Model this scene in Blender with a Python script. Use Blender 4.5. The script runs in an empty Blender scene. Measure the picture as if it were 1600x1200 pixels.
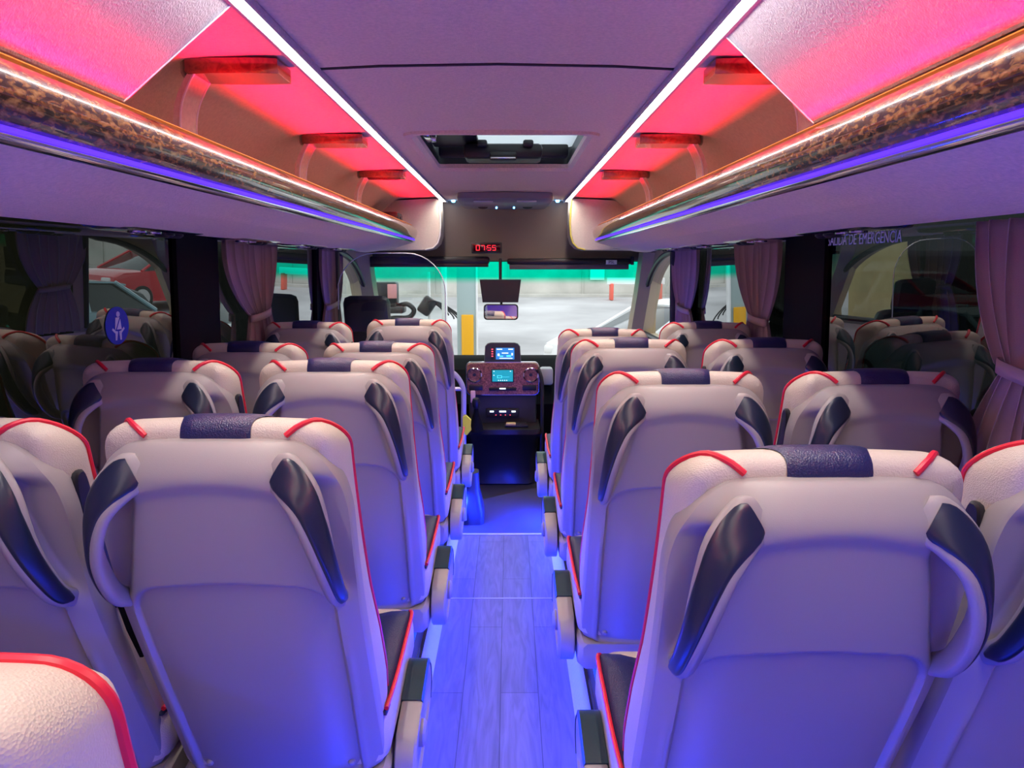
import bpy, bmesh, math, random
from mathutils import Vector, Matrix
random.seed(7)
C = bpy.context.scene.collection
PI = math.pi
sin, cos = math.sin, math.cos

# ------------------------------------------------------------------ camera
F_PX = 1150.0
cam_d = bpy.data.cameras.new('camera')
cam_d.sensor_width = 36.0
cam_d.lens = F_PX / 1600 * 36.0
cam_d.clip_start = 0.02
cam = bpy.data.objects.new('camera', cam_d)
C.objects.link(cam)
cam.location = (0.03, 0.0, 1.40)
cam.rotation_euler = (PI / 2 - math.atan(185 / F_PX), 0, -math.atan(4 / F_PX))
bpy.context.scene.camera = cam

# ------------------------------------------------------------------ world / exposure
sc = bpy.context.scene
w = bpy.data.worlds.new('overcast_sky')
sc.world = w
w.use_nodes = True
wn = w.node_tree.nodes['Background']
wn.inputs[0].default_value = (0.93, 0.96, 1.0, 1)
wn.inputs[1].default_value = 2.4
vs = sc.view_settings
vs.view_transform = 'Standard'
vs.look = 'None'
vs.exposure = 0.0
vs.gamma = 1.0
sc.cycles.max_bounces = 8
sc.cycles.diffuse_bounces = 4
sc.cycles.glossy_bounces = 4
sc.cycles.transparent_max_bounces = 12
sc.cycles.caustics_reflective = False
sc.cycles.caustics_refractive = False
sc.cycles.sample_clamp_indirect = 4.0
sc.cycles.use_denoising = True


def strip_light(name, loc, size_y, width, power, color, direction, spread=180):
    """a long area lamp running along the coach"""
    l = bpy.data.lights.new(name, 'AREA')
    l.shape = 'RECTANGLE'
    l.size = width
    l.size_y = size_y
    l.energy = power
    l.color = color
    l.spread = math.radians(spread)
    o = bpy.data.objects.new(name, l)
    C.objects.link(o)
    o.location = loc
    z = -Vector(direction).normalized()
    y = Vector((0, 1, 0))
    x = y.cross(z).normalized()
    y = z.cross(x)
    o.rotation_euler = Matrix((x, y, z)).transposed().to_euler()
    return o


LIP_X, LIP_Z = 0.628, 1.672
for s in (-1, 1):
    strip_light('white_led_light', (s * .47, 2.45, 1.882), 6.6, .02, 19, (1.0, .88, .76), (-s * .1, 0, -1), 128)
    strip_light('red_led_light', (s * (LIP_X - .002), 2.1, LIP_Z), 6.6, .006, 32, (1, .0, .012), (0, 0, 1), 80)
    strip_light('violet_led_light', (s * .622, 2.1, 1.562), 6.6, .008, 4.5, (.22, .12, 1.0), (-s * .1, 0, -1), 140)
    strip_light('floor_led_light', (s * .292, 1.6, .15), 5.2, .012, 98, (.008, .03, 1.0), (-s * 1, 0, -.12), 175)
    strip_light('carpet_fill_light', (s * .276, 4.40, -.04), .38, .008, 34, (.008, .03, 1.0), (-s, 0, -.5), 175)  # added blue fill so the carpet gets light
    strip_light('seatback_fill_light', (s * .325, 1.6, .16), 5.2, .012, 17, (.008, .03, 1.0), (s * .5, 0, 1), 175)  # added blue fill aimed at the lower seat backs

# ------------------------------------------------------------------ materials
MATS = {}


def mat(name, col, rough=.5, metal=0, bump=0, bscale=200, btype='noise', coat=0, spec=.5, var=0, vscale=4, sheen=0):
    if name in MATS:
        return MATS[name]
    m = bpy.data.materials.new(name)
    m.use_nodes = True
    nt = m.node_tree
    b = nt.nodes['Principled BSDF']
    b.inputs['Base Color'].default_value = (*col, 1)
    b.inputs['Roughness'].default_value = rough
    b.inputs['Metallic'].default_value = metal
    b.inputs['Specular IOR Level'].default_value = spec
    b.inputs['Coat Weight'].default_value = coat
    b.inputs['Coat Roughness'].default_value = .05
    if sheen:
        b.inputs['Sheen Weight'].default_value = sheen
    tc = nt.nodes.new('ShaderNodeTexCoord')
    if bump:
        if btype == 'noise':
            t = nt.nodes.new('ShaderNodeTexNoise')
            t.inputs['Scale'].default_value = bscale
            t.inputs['Detail'].default_value = 3
            out = t.outputs['Fac']
        else:
            t = nt.nodes.new('ShaderNodeTexVoronoi')
            t.inputs['Scale'].default_value = bscale
            out = t.outputs['Distance']
        nt.links.new(tc.outputs['Object'], t.inputs['Vector'])
        bp = nt.nodes.new('ShaderNodeBump')
        bp.inputs['Strength'].default_value = bump
        bp.inputs['Distance'].default_value = .002
        nt.links.new(out, bp.inputs['Height'])
        nt.links.new(bp.outputs[0], b.inputs['Normal'])
    if var:
        t2 = nt.nodes.new('ShaderNodeTexNoise')
        t2.inputs['Scale'].default_value = vscale
        t2.inputs['Detail'].default_value = 6
        nt.links.new(tc.outputs['Object'], t2.inputs['Vector'])
        mr = nt.nodes.new('ShaderNodeMapRange')
        mr.inputs['From Min'].default_value = .3
        mr.inputs['From Max'].default_value = .7
        mr.inputs['To Min'].default_value = 1 - var
        mr.inputs['To Max'].default_value = 1 + var
        nt.links.new(t2.outputs['Fac'], mr.inputs['Value'])
        mx = nt.nodes.new('ShaderNodeVectorMath')
        mx.operation = 'SCALE'
        mx.inputs[0].default_value = col
        nt.links.new(mr.outputs[0], mx.inputs['Scale'])
        nt.links.new(mx.outputs[0], b.inputs['Base Color'])
    MATS[name] = m
    return m


def emit(name, col, st):
    if name in MATS:
        return MATS[name]
    m = bpy.data.materials.new(name)
    m.use_nodes = True
    b = m.node_tree.nodes['Principled BSDF']
    b.inputs['Base Color'].default_value = (*[c * .2 for c in col], 1)
    b.inputs['Emission Color'].default_value = (*col, 1)
    b.inputs['Emission Strength'].default_value = st
    MATS[name] = m
    return m


def ramp_mat(name, stops, scale, rough=.3, coat=0, detail=8, distort=1.5, stretch=(1, 1, 1), bump=0):
    m = bpy.data.materials.new(name)
    m.use_nodes = True
    nt = m.node_tree
    b = nt.nodes['Principled BSDF']
    b.inputs['Roughness'].default_value = rough
    b.inputs['Coat Weight'].default_value = coat
    b.inputs['Coat Roughness'].default_value = .04
    tc = nt.nodes.new('ShaderNodeTexCoord')
    mp = nt.nodes.new('ShaderNodeMapping')
    mp.inputs['Scale'].default_value = stretch
    t = nt.nodes.new('ShaderNodeTexNoise')
    t.inputs['Scale'].default_value = scale
    t.inputs['Detail'].default_value = detail
    t.inputs['Distortion'].default_value = distort
    cr = nt.nodes.new('ShaderNodeValToRGB')
    while len(cr.color_ramp.elements) < len(stops):
        cr.color_ramp.elements.new(.5)
    for e, (p, c) in zip(cr.color_ramp.elements, stops):
        e.position = p
        e.color = (*c, 1)
    nt.links.new(tc.outputs['Object'], mp.inputs[0])
    nt.links.new(mp.outputs[0], t.inputs['Vector'])
    nt.links.new(t.outputs['Fac'], cr.inputs[0])
    nt.links.new(cr.outputs[0], b.inputs['Base Color'])
    if bump:
        bp = nt.nodes.new('ShaderNodeBump')
        bp.inputs['Strength'].default_value = bump
        bp.inputs['Distance'].default_value = .003
        nt.links.new(t.outputs['Fac'], bp.inputs['Height'])
        nt.links.new(bp.outputs[0], b.inputs['Normal'])
    MATS[name] = m
    return m


def glass(name, tint, ior=1.45, band=None, power=5.0):
    """thin pane: tinted see-through plus Fresnel reflection; band = (z0, z1, colour) tinted top strip in the glass itself"""
    m = bpy.data.materials.new(name)
    m.use_nodes = True
    nt = m.node_tree
    nt.nodes.clear()
    out = nt.nodes.new('ShaderNodeOutputMaterial')
    tr = nt.nodes.new('ShaderNodeBsdfTransparent')
    tr.inputs[0].default_value = (*tint, 1)
    gl = nt.nodes.new('ShaderNodeBsdfGlossy')
    gl.inputs['Roughness'].default_value = 0.004
    gl.inputs['Color'].default_value = (.95, .98, 1, 1)
    lw = nt.nodes.new('ShaderNodeLayerWeight')
    lw.inputs['Blend'].default_value = .5
    pw = nt.nodes.new('ShaderNodeMath')
    pw.operation = 'POWER'
    pw.inputs[1].default_value = power
    nt.links.new(lw.outputs['Facing'], pw.inputs[0])
    r0 = ((ior - 1) / (ior + 1)) ** 2
    fr = nt.nodes.new('ShaderNodeMath')
    fr.operation = 'MULTIPLY_ADD'
    fr.inputs[1].default_value = 1 - r0
    fr.inputs[2].default_value = r0
    nt.links.new(pw.outputs[0], fr.inputs[0])
    mx = nt.nodes.new('ShaderNodeMixShader')
    nt.links.new(fr.outputs[0], mx.inputs[0])
    nt.links.new(tr.outputs[0], mx.inputs[1])
    nt.links.new(gl.outputs[0], mx.inputs[2])
    nt.links.new(mx.outputs[0], out.inputs[0])
    if band:
        tc = nt.nodes.new('ShaderNodeTexCoord')
        sp = nt.nodes.new('ShaderNodeSeparateXYZ')
        mr = nt.nodes.new('ShaderNodeMapRange')
        mr.interpolation_type = 'SMOOTHSTEP'
        mr.inputs['From Min'].default_value = band[0]
        mr.inputs['From Max'].default_value = band[1]
        cm = nt.nodes.new('ShaderNodeMix')
        cm.data_type = 'RGBA'
        cm.inputs[6].default_value = (*tint, 1)
        cm.inputs[7].default_value = (*band[2], 1)
        nt.links.new(tc.outputs['Object'], sp.inputs[0])
        nt.links.new(sp.outputs['Z'], mr.inputs['Value'])
        nt.links.new(mr.outputs[0], cm.inputs[0])
        nt.links.new(cm.outputs[2], tr.inputs[0])
    MATS[name] = m
    return m


M_shell = mat('beige_grey_plastic', (.345, .31, .28), .42, bump=.12, bscale=900, spec=.4)
M_cream = mat('cream_leather', (.62, .53, .405), .42, bump=.35, bscale=420, btype='voronoi')
M_navy = mat('navy_leather', (.014, .018, .075), .36, bump=.4, bscale=420, btype='voronoi')
M_pad = mat('navy_rubber', (.010, .018, .035), .33)
M_red = mat('red_piping', (.75, .015, .035), .4)
M_black = mat('black_plastic', (.012, .012, .014), .4)
M_blackm = mat('matt_black', (.006, .006, .006), .8, spec=.1)
M_dark = mat('charcoal_plastic', (.03, .032, .04), .45)
M_teal = mat('dark_armrest_pad', (.02, .045, .05), .3)
M_fabric = mat('mauve_grey_felt', (.86, .64, .53), .95, bump=.9, bscale=260, var=.10, vscale=120, sheen=.3)
M_felt2 = mat('light_grey_felt', (.40, .36, .38), .9, bump=1.0, bscale=230, var=.12, vscale=110, sheen=.4)
M_beige = mat('beige_felt', (.62, .54, .44), .95, bump=.5, bscale=260, var=.08, vscale=90)
M_trimb = mat('beige_moulding', (.55, .43, .28), .6, bump=.1, bscale=300)
M_creamp = mat('cream_panel', (.66, .60, .52), .8, bump=.4, bscale=260, var=.05, vscale=90)
M_bulk = mat('brown_headliner', (.21, .165, .14), .9, bump=.4, bscale=260)
M_chrome = mat('chrome', (.8, .8, .82), .12, metal=1)
M_alu = mat('brushed_aluminium', (.62, .62, .63), .35, metal=.6)
M_curt = mat('mauve_curtain_cloth', (.38, .26, .24), .85, bump=.3, bscale=500, sheen=.3)
M_curt2 = mat('mauve_curtain_hem', (.42, .29, .27), .85, bump=.3, bscale=500)
M_wood = ramp_mat('burl_wood', [(.36, (.02, .008, .004)), (.47, (.09, .034, .012)), (.57, (.27, .12, .034)), (.70, (.46, .24, .075))], 120, .25, 1, 9, .3, (1, .4, 1))
M_wood2 = ramp_mat('red_burl_wood', [(.35, (.10, .025, .014)), (.5, (.15, .04, .02)), (.68, (.20, .06, .03))], 25, .10, 1, 9, 2.5)
M_pave = mat('yard_asphalt', (.36, .36, .365), .9, bump=.3, bscale=8, var=.30, vscale=.35)
M_conc = mat('retaining_concrete', (.50, .49, .45), .9, var=.16, vscale=1.3)
M_white = mat('white_paint', (.82, .83, .84), .3, coat=.5)
M_redcar = mat('red_paint', (.62, .02, .04), .25, coat=1)
M_tealcar = mat('pale_blue_paint', (.35, .55, .62), .25, coat=1)
M_carglass = mat('car_glass', (.03, .045, .05), .05)
M_rubber = mat('tyre_rubber', (.02, .02, .02), .8)
M_yellow = mat('yellow_paint', (.85, .42, .01), .5)
M_yellow2 = mat('bright_yellow_plastic', (.80, .75, .02), .45)
M_tealp = mat('grey_teal_post', (.38, .48, .48), .5)
M_unseen_dark = mat('unseen_dark_wall', (.03, .03, .03), .9)  # for the unseen walls that darken the side glass
M_olive = mat('olive_plaster', (.40, .33, .16), .9, var=.35, vscale=.9)
M_carpet = mat('dark_carpet', (.04, .04, .05), 1, bump=1, bscale=500, var=.5, vscale=300)
M_rubfloor = mat('rubber_floor', (.02, .02, .02), .7, bump=.2, bscale=200)
M_mirror = mat('mirror_glass', (.9, .92, .94), .02, metal=1)
M_seam = mat('seam_dark', (.02, .02, .025), .5)
M_whitep = mat('white_plastic', (.8, .8, .8), .4)
M_sticker = mat('white_print', (.85, .88, .9), .6)
M_stick_blue = mat('blue_sticker', (.01, .035, .45), .5)
M_orange = mat('orange_edge', (.75, .25, .03), .4)
G_side = glass('privacy_glass', (.008, .010, .009), 1.8, power=2.8)
G_door = glass('door_glass', (.80, .86, .84), 1.5)
G_wind = glass('windscreen_glass', (.90, .93, .92), 1.4, band=(1.24, 1.31, (.0, .92, .60)))
G_plexi = glass('clear_plexiglass', (.86, .89, .88), 1.4)


def wood_floor():
    m = bpy.data.materials.new('laminate_planks')
    m.use_nodes = True
    nt = m.node_tree
    b = nt.nodes['Principled BSDF']
    b.inputs['Roughness'].default_value = .38
    tc = nt.nodes.new('ShaderNodeTexCoord')
    mp = nt.nodes.new('ShaderNodeMapping')
    mp.inputs['Rotation'].default_value = (0, 0, PI / 2)
    br = nt.nodes.new('ShaderNodeTexBrick')
    br.inputs['Scale'].default_value = 1.0
    br.inputs['Brick Width'].default_value = .9
    br.inputs['Row Height'].default_value = .125
    br.inputs['Mortar Size'].default_value = .0018
    br.inputs['Mortar Smooth'].default_value = .3
    br.inputs['Bias'].default_value = -.2
    br.inputs['Color1'].default_value = (.17, .155, .155, 1)
    br.inputs['Color2'].default_value = (.135, .125, .125, 1)
    br.inputs['Mortar'].default_value = (.06, .055, .055, 1)
    mp2 = nt.nodes.new('ShaderNodeMapping')
    mp2.inputs['Scale'].default_value = (1, .10, 1)
    n = nt.nodes.new('ShaderNodeTexNoise')
    n.inputs['Scale'].default_value = 26
    n.inputs['Detail'].default_value = 6
    n.inputs['Distortion'].default_value = 2.5
    mr = nt.nodes.new('ShaderNodeMapRange')
    mr.inputs['From Min'].default_value = .35
    mr.inputs['From Max'].default_value = .65
    mr.inputs['To Min'].default_value = .72
    mr.inputs['To Max'].default_value = 1.08
    ml = nt.nodes.new('ShaderNodeVectorMath')
    ml.operation = 'SCALE'
    nt.links.new(tc.outputs['Object'], mp.inputs[0])
    nt.links.new(mp.outputs[0], br.inputs['Vector'])
    nt.links.new(tc.outputs['Object'], mp2.inputs[0])
    nt.links.new(mp2.outputs[0], n.inputs['Vector'])
    nt.links.new(n.outputs['Fac'], mr.inputs['Value'])
    nt.links.new(br.outputs['Color'], ml.inputs[0])
    nt.links.new(mr.outputs[0], ml.inputs['Scale'])
    nt.links.new(ml.outputs[0], b.inputs['Base Color'])
    MATS['laminate_planks'] = m
    return m


M_floor = wood_floor()

# ------------------------------------------------------------------ helpers


def link(name, me, m, parent=None, smooth=35):
    if m is not None and not me.materials:
        me.materials.append(m)
    if smooth:
        for p in me.polygons:
            p.use_smooth = True
        try:
            me.set_sharp_from_angle(angle=math.radians(smooth))
        except Exception:
            pass
    o = bpy.data.objects.new(name, me)
    C.objects.link(o)
    if parent is not None:
        o.parent = parent
    return o


class MB:
    def __init__(s):
        s.v = []
        s.f = []

    def add(s, v, f):
        n = len(s.v)
        s.v += [tuple(p) for p in v]
        s.f += [tuple(i + n for i in q) for q in f]
        return s

    def box(s, c, size, bev=0, rot=None, seg=2):
        bm = bmesh.new()
        bmesh.ops.create_cube(bm, size=1)
        for v in bm.verts:
            v.co = Vector((v.co.x * size[0], v.co.y * size[1], v.co.z * size[2]))
        if bev:
            bmesh.ops.bevel(bm, geom=list(bm.edges), offset=min(bev, .49 * min(size)), segments=seg, profile=.5, affect='EDGES')
        R = rot if rot is not None else Matrix.Identity(3)
        bm.verts.ensure_lookup_table()
        vs_ = [R @ v.co + Vector(c) for v in bm.verts]
        fs = [[v.index for v in f.verts] for f in bm.faces]
        bm.free()
        return s.add(vs_, fs)

    def loft(s, rings, closed=True, cap=True, wrap=False):
        n = len(rings[0])
        v = [p for r in rings for p in r]
        f = []
        m = len(rings)
        for i in range(m if wrap else m - 1):
            a = i * n
            b_ = ((i + 1) % m) * n
            for j in range(n if closed else n - 1):
                k = (j + 1) % n
                f.append((a + j, a + k, b_ + k, b_ + j))
        if cap and closed and not wrap:
            f.append(tuple(range(n - 1, -1, -1)))
            f.append(tuple((m - 1) * n + j for j in range(n)))
        return s.add(v, f)

    def tube(s, pts, r, n=10, closed=False, sm=0):
        pts = [Vector(p) for p in pts]
        if sm:
            pts = smooth_path(pts, sm, closed)
        rings = []
        m = len(pts)
        up = None
        for i, p in enumerate(pts):
            if closed:
                t = pts[(i + 1) % m] - pts[i - 1]
            else:
                t = pts[min(i + 1, m - 1)] - pts[max(i - 1, 0)]
            t.normalize()
            if up is None:
                up = Vector((0, 0, 1)) if abs(t.z) < .9 else Vector((1, 0, 0))
            x = (up - t * up.dot(t)).normalized()
            up = x
            y = t.cross(x)
            rr = r[i] if isinstance(r, (list, tuple)) else r
            rings.append([p + x * rr * cos(2 * PI * k / n) + y * rr * sin(2 * PI * k / n) for k in range(n)])
        return s.loft(rings, True, not closed, closed)

    def cyl(s, a, b_, r, n=24, r2=None):
        return s.tube([a, b_], [r, r if r2 is None else r2], n)

    def disc_lathe(s, c, axis, prof, n=28):
        """prof: list of (radius, distance along axis)"""
        ax = Vector(axis).normalized()
        u = ax.orthogonal().normalized()
        w_ = ax.cross(u)
        c = Vector(c)
        rings = [[c + ax * h + (u * cos(2 * PI * k / n) + w_ * sin(2 * PI * k / n)) * max(r, 1e-4) for k in range(n)] for r, h in prof]
        return s.loft(rings)

    def build(s, name, m, parent=None, smooth=35):
        me = bpy.data.meshes.new(name)
        me.from_pydata(s.v, [], s.f)
        me.update()
        bm = bmesh.new()
        bm.from_mesh(me)
        bmesh.ops.recalc_face_normals(bm, faces=bm.faces)
        bm.to_mesh(me)
        bm.free()
        return link(name, me, m, parent, smooth)


def smooth_path(pts, k, closed=False):
    out = []
    n = len(pts)
    rng = n if closed else n - 1
    for i in range(rng):
        p0 = pts[i - 1] if (closed or i > 0) else pts[0]
        p1 = pts[i]
        p2 = pts[(i + 1) % n]
        p3 = pts[(i + 2) % n] if (closed or i + 2 < n) else pts[n - 1]
        for j in range(k):
            t = j / k
            out.append(.5 * ((2 * p1) + (p2 - p0) * t + (2 * p0 - 5 * p1 + 4 * p2 - p3) * t * t + (3 * p1 - p0 - 3 * p2 + p3) * t ** 3))
    if not closed:
        out.append(pts[-1])
    return out


def empty(name, loc=(0, 0, 0), rz=0):
    o = bpy.data.objects.new(name, None)
    o.empty_display_size = .1
    C.objects.link(o)
    o.location = loc
    o.rotation_euler = (0, 0, rz)
    return o


def tag(o, label=None, cat=None, group=None, kind=None):
    if label:
        o['label'] = label
    if cat:
        o['category'] = cat
    if group:
        o['group'] = group
    if kind:
        o['kind'] = kind
    return o


def struct(o, label=None, cat=None):
    return tag(o, label, cat, None, 'structure')


def copy_tree(o, parent=None):
    c = o.copy()
    C.objects.link(c)
    c.parent = parent
    for ch in [q for q in o.children]:
        copy_tree(ch, c)
    return c


def text_obj(name, body, size, loc, rot, m, parent=None, depth=.0006, sx=1.0, align='CENTER'):
    cu = bpy.data.curves.new(name + '_curve', 'FONT')
    cu.body = body
    cu.size = size
    cu.align_x = align
    cu.align_y = 'CENTER'
    cu.extrude = depth
    cu.resolution_u = 3
    t = bpy.data.objects.new(name + '_tmp', cu)
    C.objects.link(t)
    dg = bpy.context.evaluated_depsgraph_get()
    me = bpy.data.meshes.new_from_object(t.evaluated_get(dg))
    bpy.data.objects.remove(t)
    me.transform(Matrix.Diagonal((sx, 1, 1, 1)))
    me.materials.clear()
    o = link(name, me, m, parent, 0)
    o.location = loc
    o.rotation_euler = rot
    return o


def sst(a, b_, x):
    t = max(0, min(1, (x - a) / (b_ - a)))
    return t * t * (3 - 2 * t)


def interp(tab, x):
    if x <= tab[0][0]:
        return tab[0][1]
    for (x0, y0), (x1, y1) in zip(tab, tab[1:]):
        if x <= x1:
            return y0 + (y1 - y0) * (x - x0) / (x1 - x0)
    return tab[-1][1]


# ------------------------------------------------------------------ setting: floor, walls, ceiling
YB, YF = -1.3, 5.95
WX = 1.18
b = MB()
b.box((0, (YB + 3.71) / 2, -.02), (.47, 3.71 - YB, .04))
struct(b.build('floor', M_floor, smooth=0))
for s, nm in ((-1, 'trim_1'), (1, 'trim_2')):
    b = MB()
    b.box((s * .262, (YB + 3.71) / 2, -.012), (.054, 3.71 - YB, .03))
    for k in range(9):
        b.box((s * (.240 + k * .0055), (YB + 3.71) / 2, .0045), (.0028, 3.71 - YB, .003))
    struct(b.build(nm, M_alu, smooth=0))
for s, nm in ((-1, 'floor_left'), (1, 'floor_right')):
    b = MB()
    b.box((s * (.289 + WX + .02) / 2, (YB + 4.62) / 2, -.10), (WX + .02 - .289, 4.62 - YB, .2))
    struct(b.build(nm, M_rubfloor, smooth=0))
b = MB()
b.box((0, 3.72, -.1), (.578, .02, .2))
struct(b.build('trim_3', M_dark, smooth=0))
b = MB()
b.box((0, 3.705, .002), (.47, .02, .006), .002)
struct(b.build('trim_4', M_alu, smooth=0))
b = MB()
b.box((0, 2.95, .001), (.466, .006, .002))
struct(b.build('trim_5', M_alu, smooth=0))
b = MB()
b.box((0, 5.2, -.23), (2.36, 3.0, .04))
struct(b.build('floor_front', M_rubfloor, smooth=0))
# carpet on the lower cab floor, curved front edge
b = MB()
top = []
N = 24
edge = [(-.40, 3.735)] + [(-.40 + .8 * i / N, 4.80 + .40 * sst(0, 1, i / N)) for i in range(N + 1)] + [(.40, 3.735)]
b.loft([[(x, y, -.205) for x, y in edge], [(x, y, -.19) for x, y in edge]])
tag(b.build('floor_carpet', M_carpet, smooth=0), 'dark carpet mat at the front end of the aisle, before the dashboard', 'carpet')

# side walls below windows, pillars, glass (glass leans inward at the top)
TILT = .028


def wallx(z):
    return WX - TILT * (z - .8)


def wall_panel(b, s, y0, y1, z0, z1, th=.05):
    xa, xb = wallx(z0) if z0 > .6 else WX, wallx(z1)
    ins = [(s * xa, y0, z0), (s * xa, y1, z0), (s * xb, y1, z1), (s * xb, y0, z1)]
    out = [(p[0] + s * th, p[1], p[2]) for p in ins]
    b.add(ins + out, [(0, 1, 2, 3), (7, 6, 5, 4), (0, 4, 5, 1), (1, 5, 6, 2), (2, 6, 7, 3), (3, 7, 4, 0)])


SILL, HEAD = .80, 1.56
for s, nm in ((-1, 'wall_left'), (1, 'wall_right')):
    b = MB()
    wall_panel(b, s, YB, 6.6, -.25, SILL, .12)
    wall_panel(b, s, YB, 6.0, HEAD, 2.1, .12)
    wall_panel(b, s, YB, 1.62, SILL, HEAD, .12)
    struct(b.build(nm, M_fabric, smooth=0))
    b = MB()
    for y0, y1 in ((2.68, 3.06), (4.62, 4.90)):
        wall_panel(b, s, y0, y1, SILL, HEAD, .04)
    struct(b.build('trim_6' if s < 0 else 'trim_7', M_blackm, smooth=0))
wn_i = 0
for s in (-1, 1):
    for y0, y1, k0 in ((1.62, 2.68, .10), (3.06, 4.62, 0)):
        wn_i += 1
        b = MB()
        ins = [(s * (wallx(SILL) + .015 + k0), y0, SILL), (s * (wallx(SILL) + .015), y1, SILL), (s * (wallx(HEAD) + .015), y1, HEAD), (s * (wallx(HEAD) + .015 + k0), y0, HEAD)]
        b.add(ins, [(0, 1, 2, 3)])
        struct(b.build('window_%d' % wn_i, G_side, smooth=0))

# front door window region: arched opening between y 4.72 and 6.6
def arch_panel(s):
    """front side panel with a window whose top-front edge is an arc"""
    y0, y1 = 4.90, 6.6
    zt, zb = 1.62, SILL
    # window outline (y,z): rear top, along the arc down to the front, bottom
    win = []
    for i in range(17):
        t = i / 16
        a = PI / 2 * (1 - t)
        win.append((4.98 + 1.09 * cos(a), .93 + .56 * sin(a)))
    win += [(6.07, .85), (4.98, .85)]
    # outer boundary matched in count by projecting from centre
    cy, cz = 5.4, 1.12
    outer = []
    for (y, z) in win:
        dy, dz = y - cy, z - cz
        ks = []
        if dy > 1e-6:
            ks.append((y1 - cy) / dy)
        if dy < -1e-6:
            ks.append((y0 - cy) / dy)
        if dz > 1e-6:
            ks.append((zt - cz) / dz)
        if dz < -1e-6:
            ks.append((zb - cz) / dz)
        k = min(ks)
        outer.append((cy + dy * k, cz + dz * k))
    b = MB()
    n = len(win)
    rings = [outer, win, win]
    xs = [0.0, -.0, .06]
    r = []
    for q, (ring, dx) in enumerate(zip(rings, xs)):
        r.append([(s * (wallx(z) - (.03 if q == 1 else 0) + dx), y, z) for y, z in ring])
    r.append([(s * (wallx(z) + .06), y, z) for y, z in outer])
    b.loft(r, True, False, True)
    b2 = MB()
    rr = [(s * (wallx(z) - .038), y, z) for y, z in win]
    b2.tube(rr, .022, 8, True)
    g = MB()
    g.add([(s * (wallx(z) + .03), y, z) for y, z in win], [tuple(range(n))])
    return b, b2, g


for s in (-1, 1):
    b, b2, g = arch_panel(s)
    struct(b.build('wall_front_left' if s < 0 else 'wall_front_right', M_trimb))
    struct(b2.build('trim_8' if s < 0 else 'trim_9', M_dark))
    struct(g.build('window_5' if s < 0 else 'window_6', G_door, smooth=0))
    # A pillar: slanting beige moulding beside the windscreen
    b = MB()
    P = [(s * 1.10, 5.88, 1.50), (s * 1.09, 6.02, 1.2), (s * 1.065, 6.24, .75), (s * 1.05, 6.37, .5)]
    for q in range(3):
        pass
    rings = []
    for (x, y, z) in P:
        rings.append([(x - s * .045, y + .03, z), (x - s * .03, y - .08, z), (x + s * .05, y - .16, z), (x + s * .14, y - .12, z), (x + s * .14, y + .1, z)])
    b.loft(rings)
    struct(b.build('trim_10' if s < 0 else 'trim_11', M_trimb))

# rear wall behind camera
b = MB()
b.box((0, YB - .03, .9), (2.5, .06, 2.4))
struct(b.build('wall_rear', M_fabric, smooth=0))

# ceiling: centre panel (with hatch hole) + outboard coves
def ceil_z(x):
    ax = abs(x)
    return interp([(0, 1.906), (.3, 1.901), (.44, 1.894), (.50, 1.893), (.76, 1.885), (.80, 1.872), (.84, 1.845), (.94, 1.76), (1.07, 1.64), (1.13, 1.54)], ax)


HX, HY0, HY1 = .345, 2.92, 4.0


def strip_panel(b, xs, y0, y1, zoff=0):
    r0 = [(x, y0, ceil_z(x) + zoff) for x in xs]
    r1 = [(x, y1, ceil_z(x) + zoff) for x in xs]
    b.loft([r0, r1], False)


b = MB()
xs_c = [-.46 + .92 * i / 16 for i in range(17)]
xs_c = [-.46, -.44, -.40, -HX, -.3, -.2, -.1, 0, .1, .2, .3, HX, .40, .44, .46]
for y0, y1 in ((YB, 1.965), (1.98, HY0), (HY1, 5.88)):
    strip_panel(b, xs_c, y0, y1)
strip_panel(b, [-.46, -.44, -.40, -HX], HY0, HY1)
strip_panel(b, [HX, .40, .44, .46], HY0, HY1)
strip_panel(b, [-.5, 0, .5], 1.94, 2.0, .012)
struct(b.build('ceiling', M_fabric, smooth=50))
for s, nm in ((-1, 'ceiling_left'), (1, 'ceiling_right')):
    b = MB()
    xs = [s * x for x in (.48, .6, .70, .76, .78, .80, .82, .84, .88, .92, .96, 1.0, 1.04, 1.08, 1.11, 1.13, 1.16)]
    r = [[(x, y, ceil_z(x)) for x in xs] for y in (YB, 5.9)]
    b.loft(r, False)
    struct(b.build(nm, M_beige, smooth=60))
# opaque roof skin above everything (with the hatch hole)
b = MB()
b.box((0, (YB + HY0 - .05) / 2, 2.09), (2.5, HY0 - .05 - YB, .03))
b.box((0, (HY1 + .05 + 6.1) / 2, 2.09), (2.5, 6.1 - HY1 - .05, .03))
for s in (-1, 1):
    b.box((s * (HX + .05 + 1.25) / 2, (HY0 + HY1) / 2, 2.09), (1.25 - HX - .05, HY1 - HY0 + .1, .03))
struct(b.build('ceiling_roof', M_blackm, smooth=0))
b = MB()
b.tube([(-.455, 1.972, 1.893), (-.3, 1.972, 1.900), (0, 1.972, 1.905), (.3, 1.972, 1.900), (.455, 1.972, 1.893)], .004, 6)
struct(b.build('trim_12', M_seam))
# channel rails beside the light strips
for s in (-1, 1):
    b = MB()
    for x in (.452, .488):
        b.box((s * x, 2.3, 1.886), (.010, 7.1, .014), .002)
    struct(b.build('trim_13' if s < 0 else 'trim_14', M_felt2, smooth=0))

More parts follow.
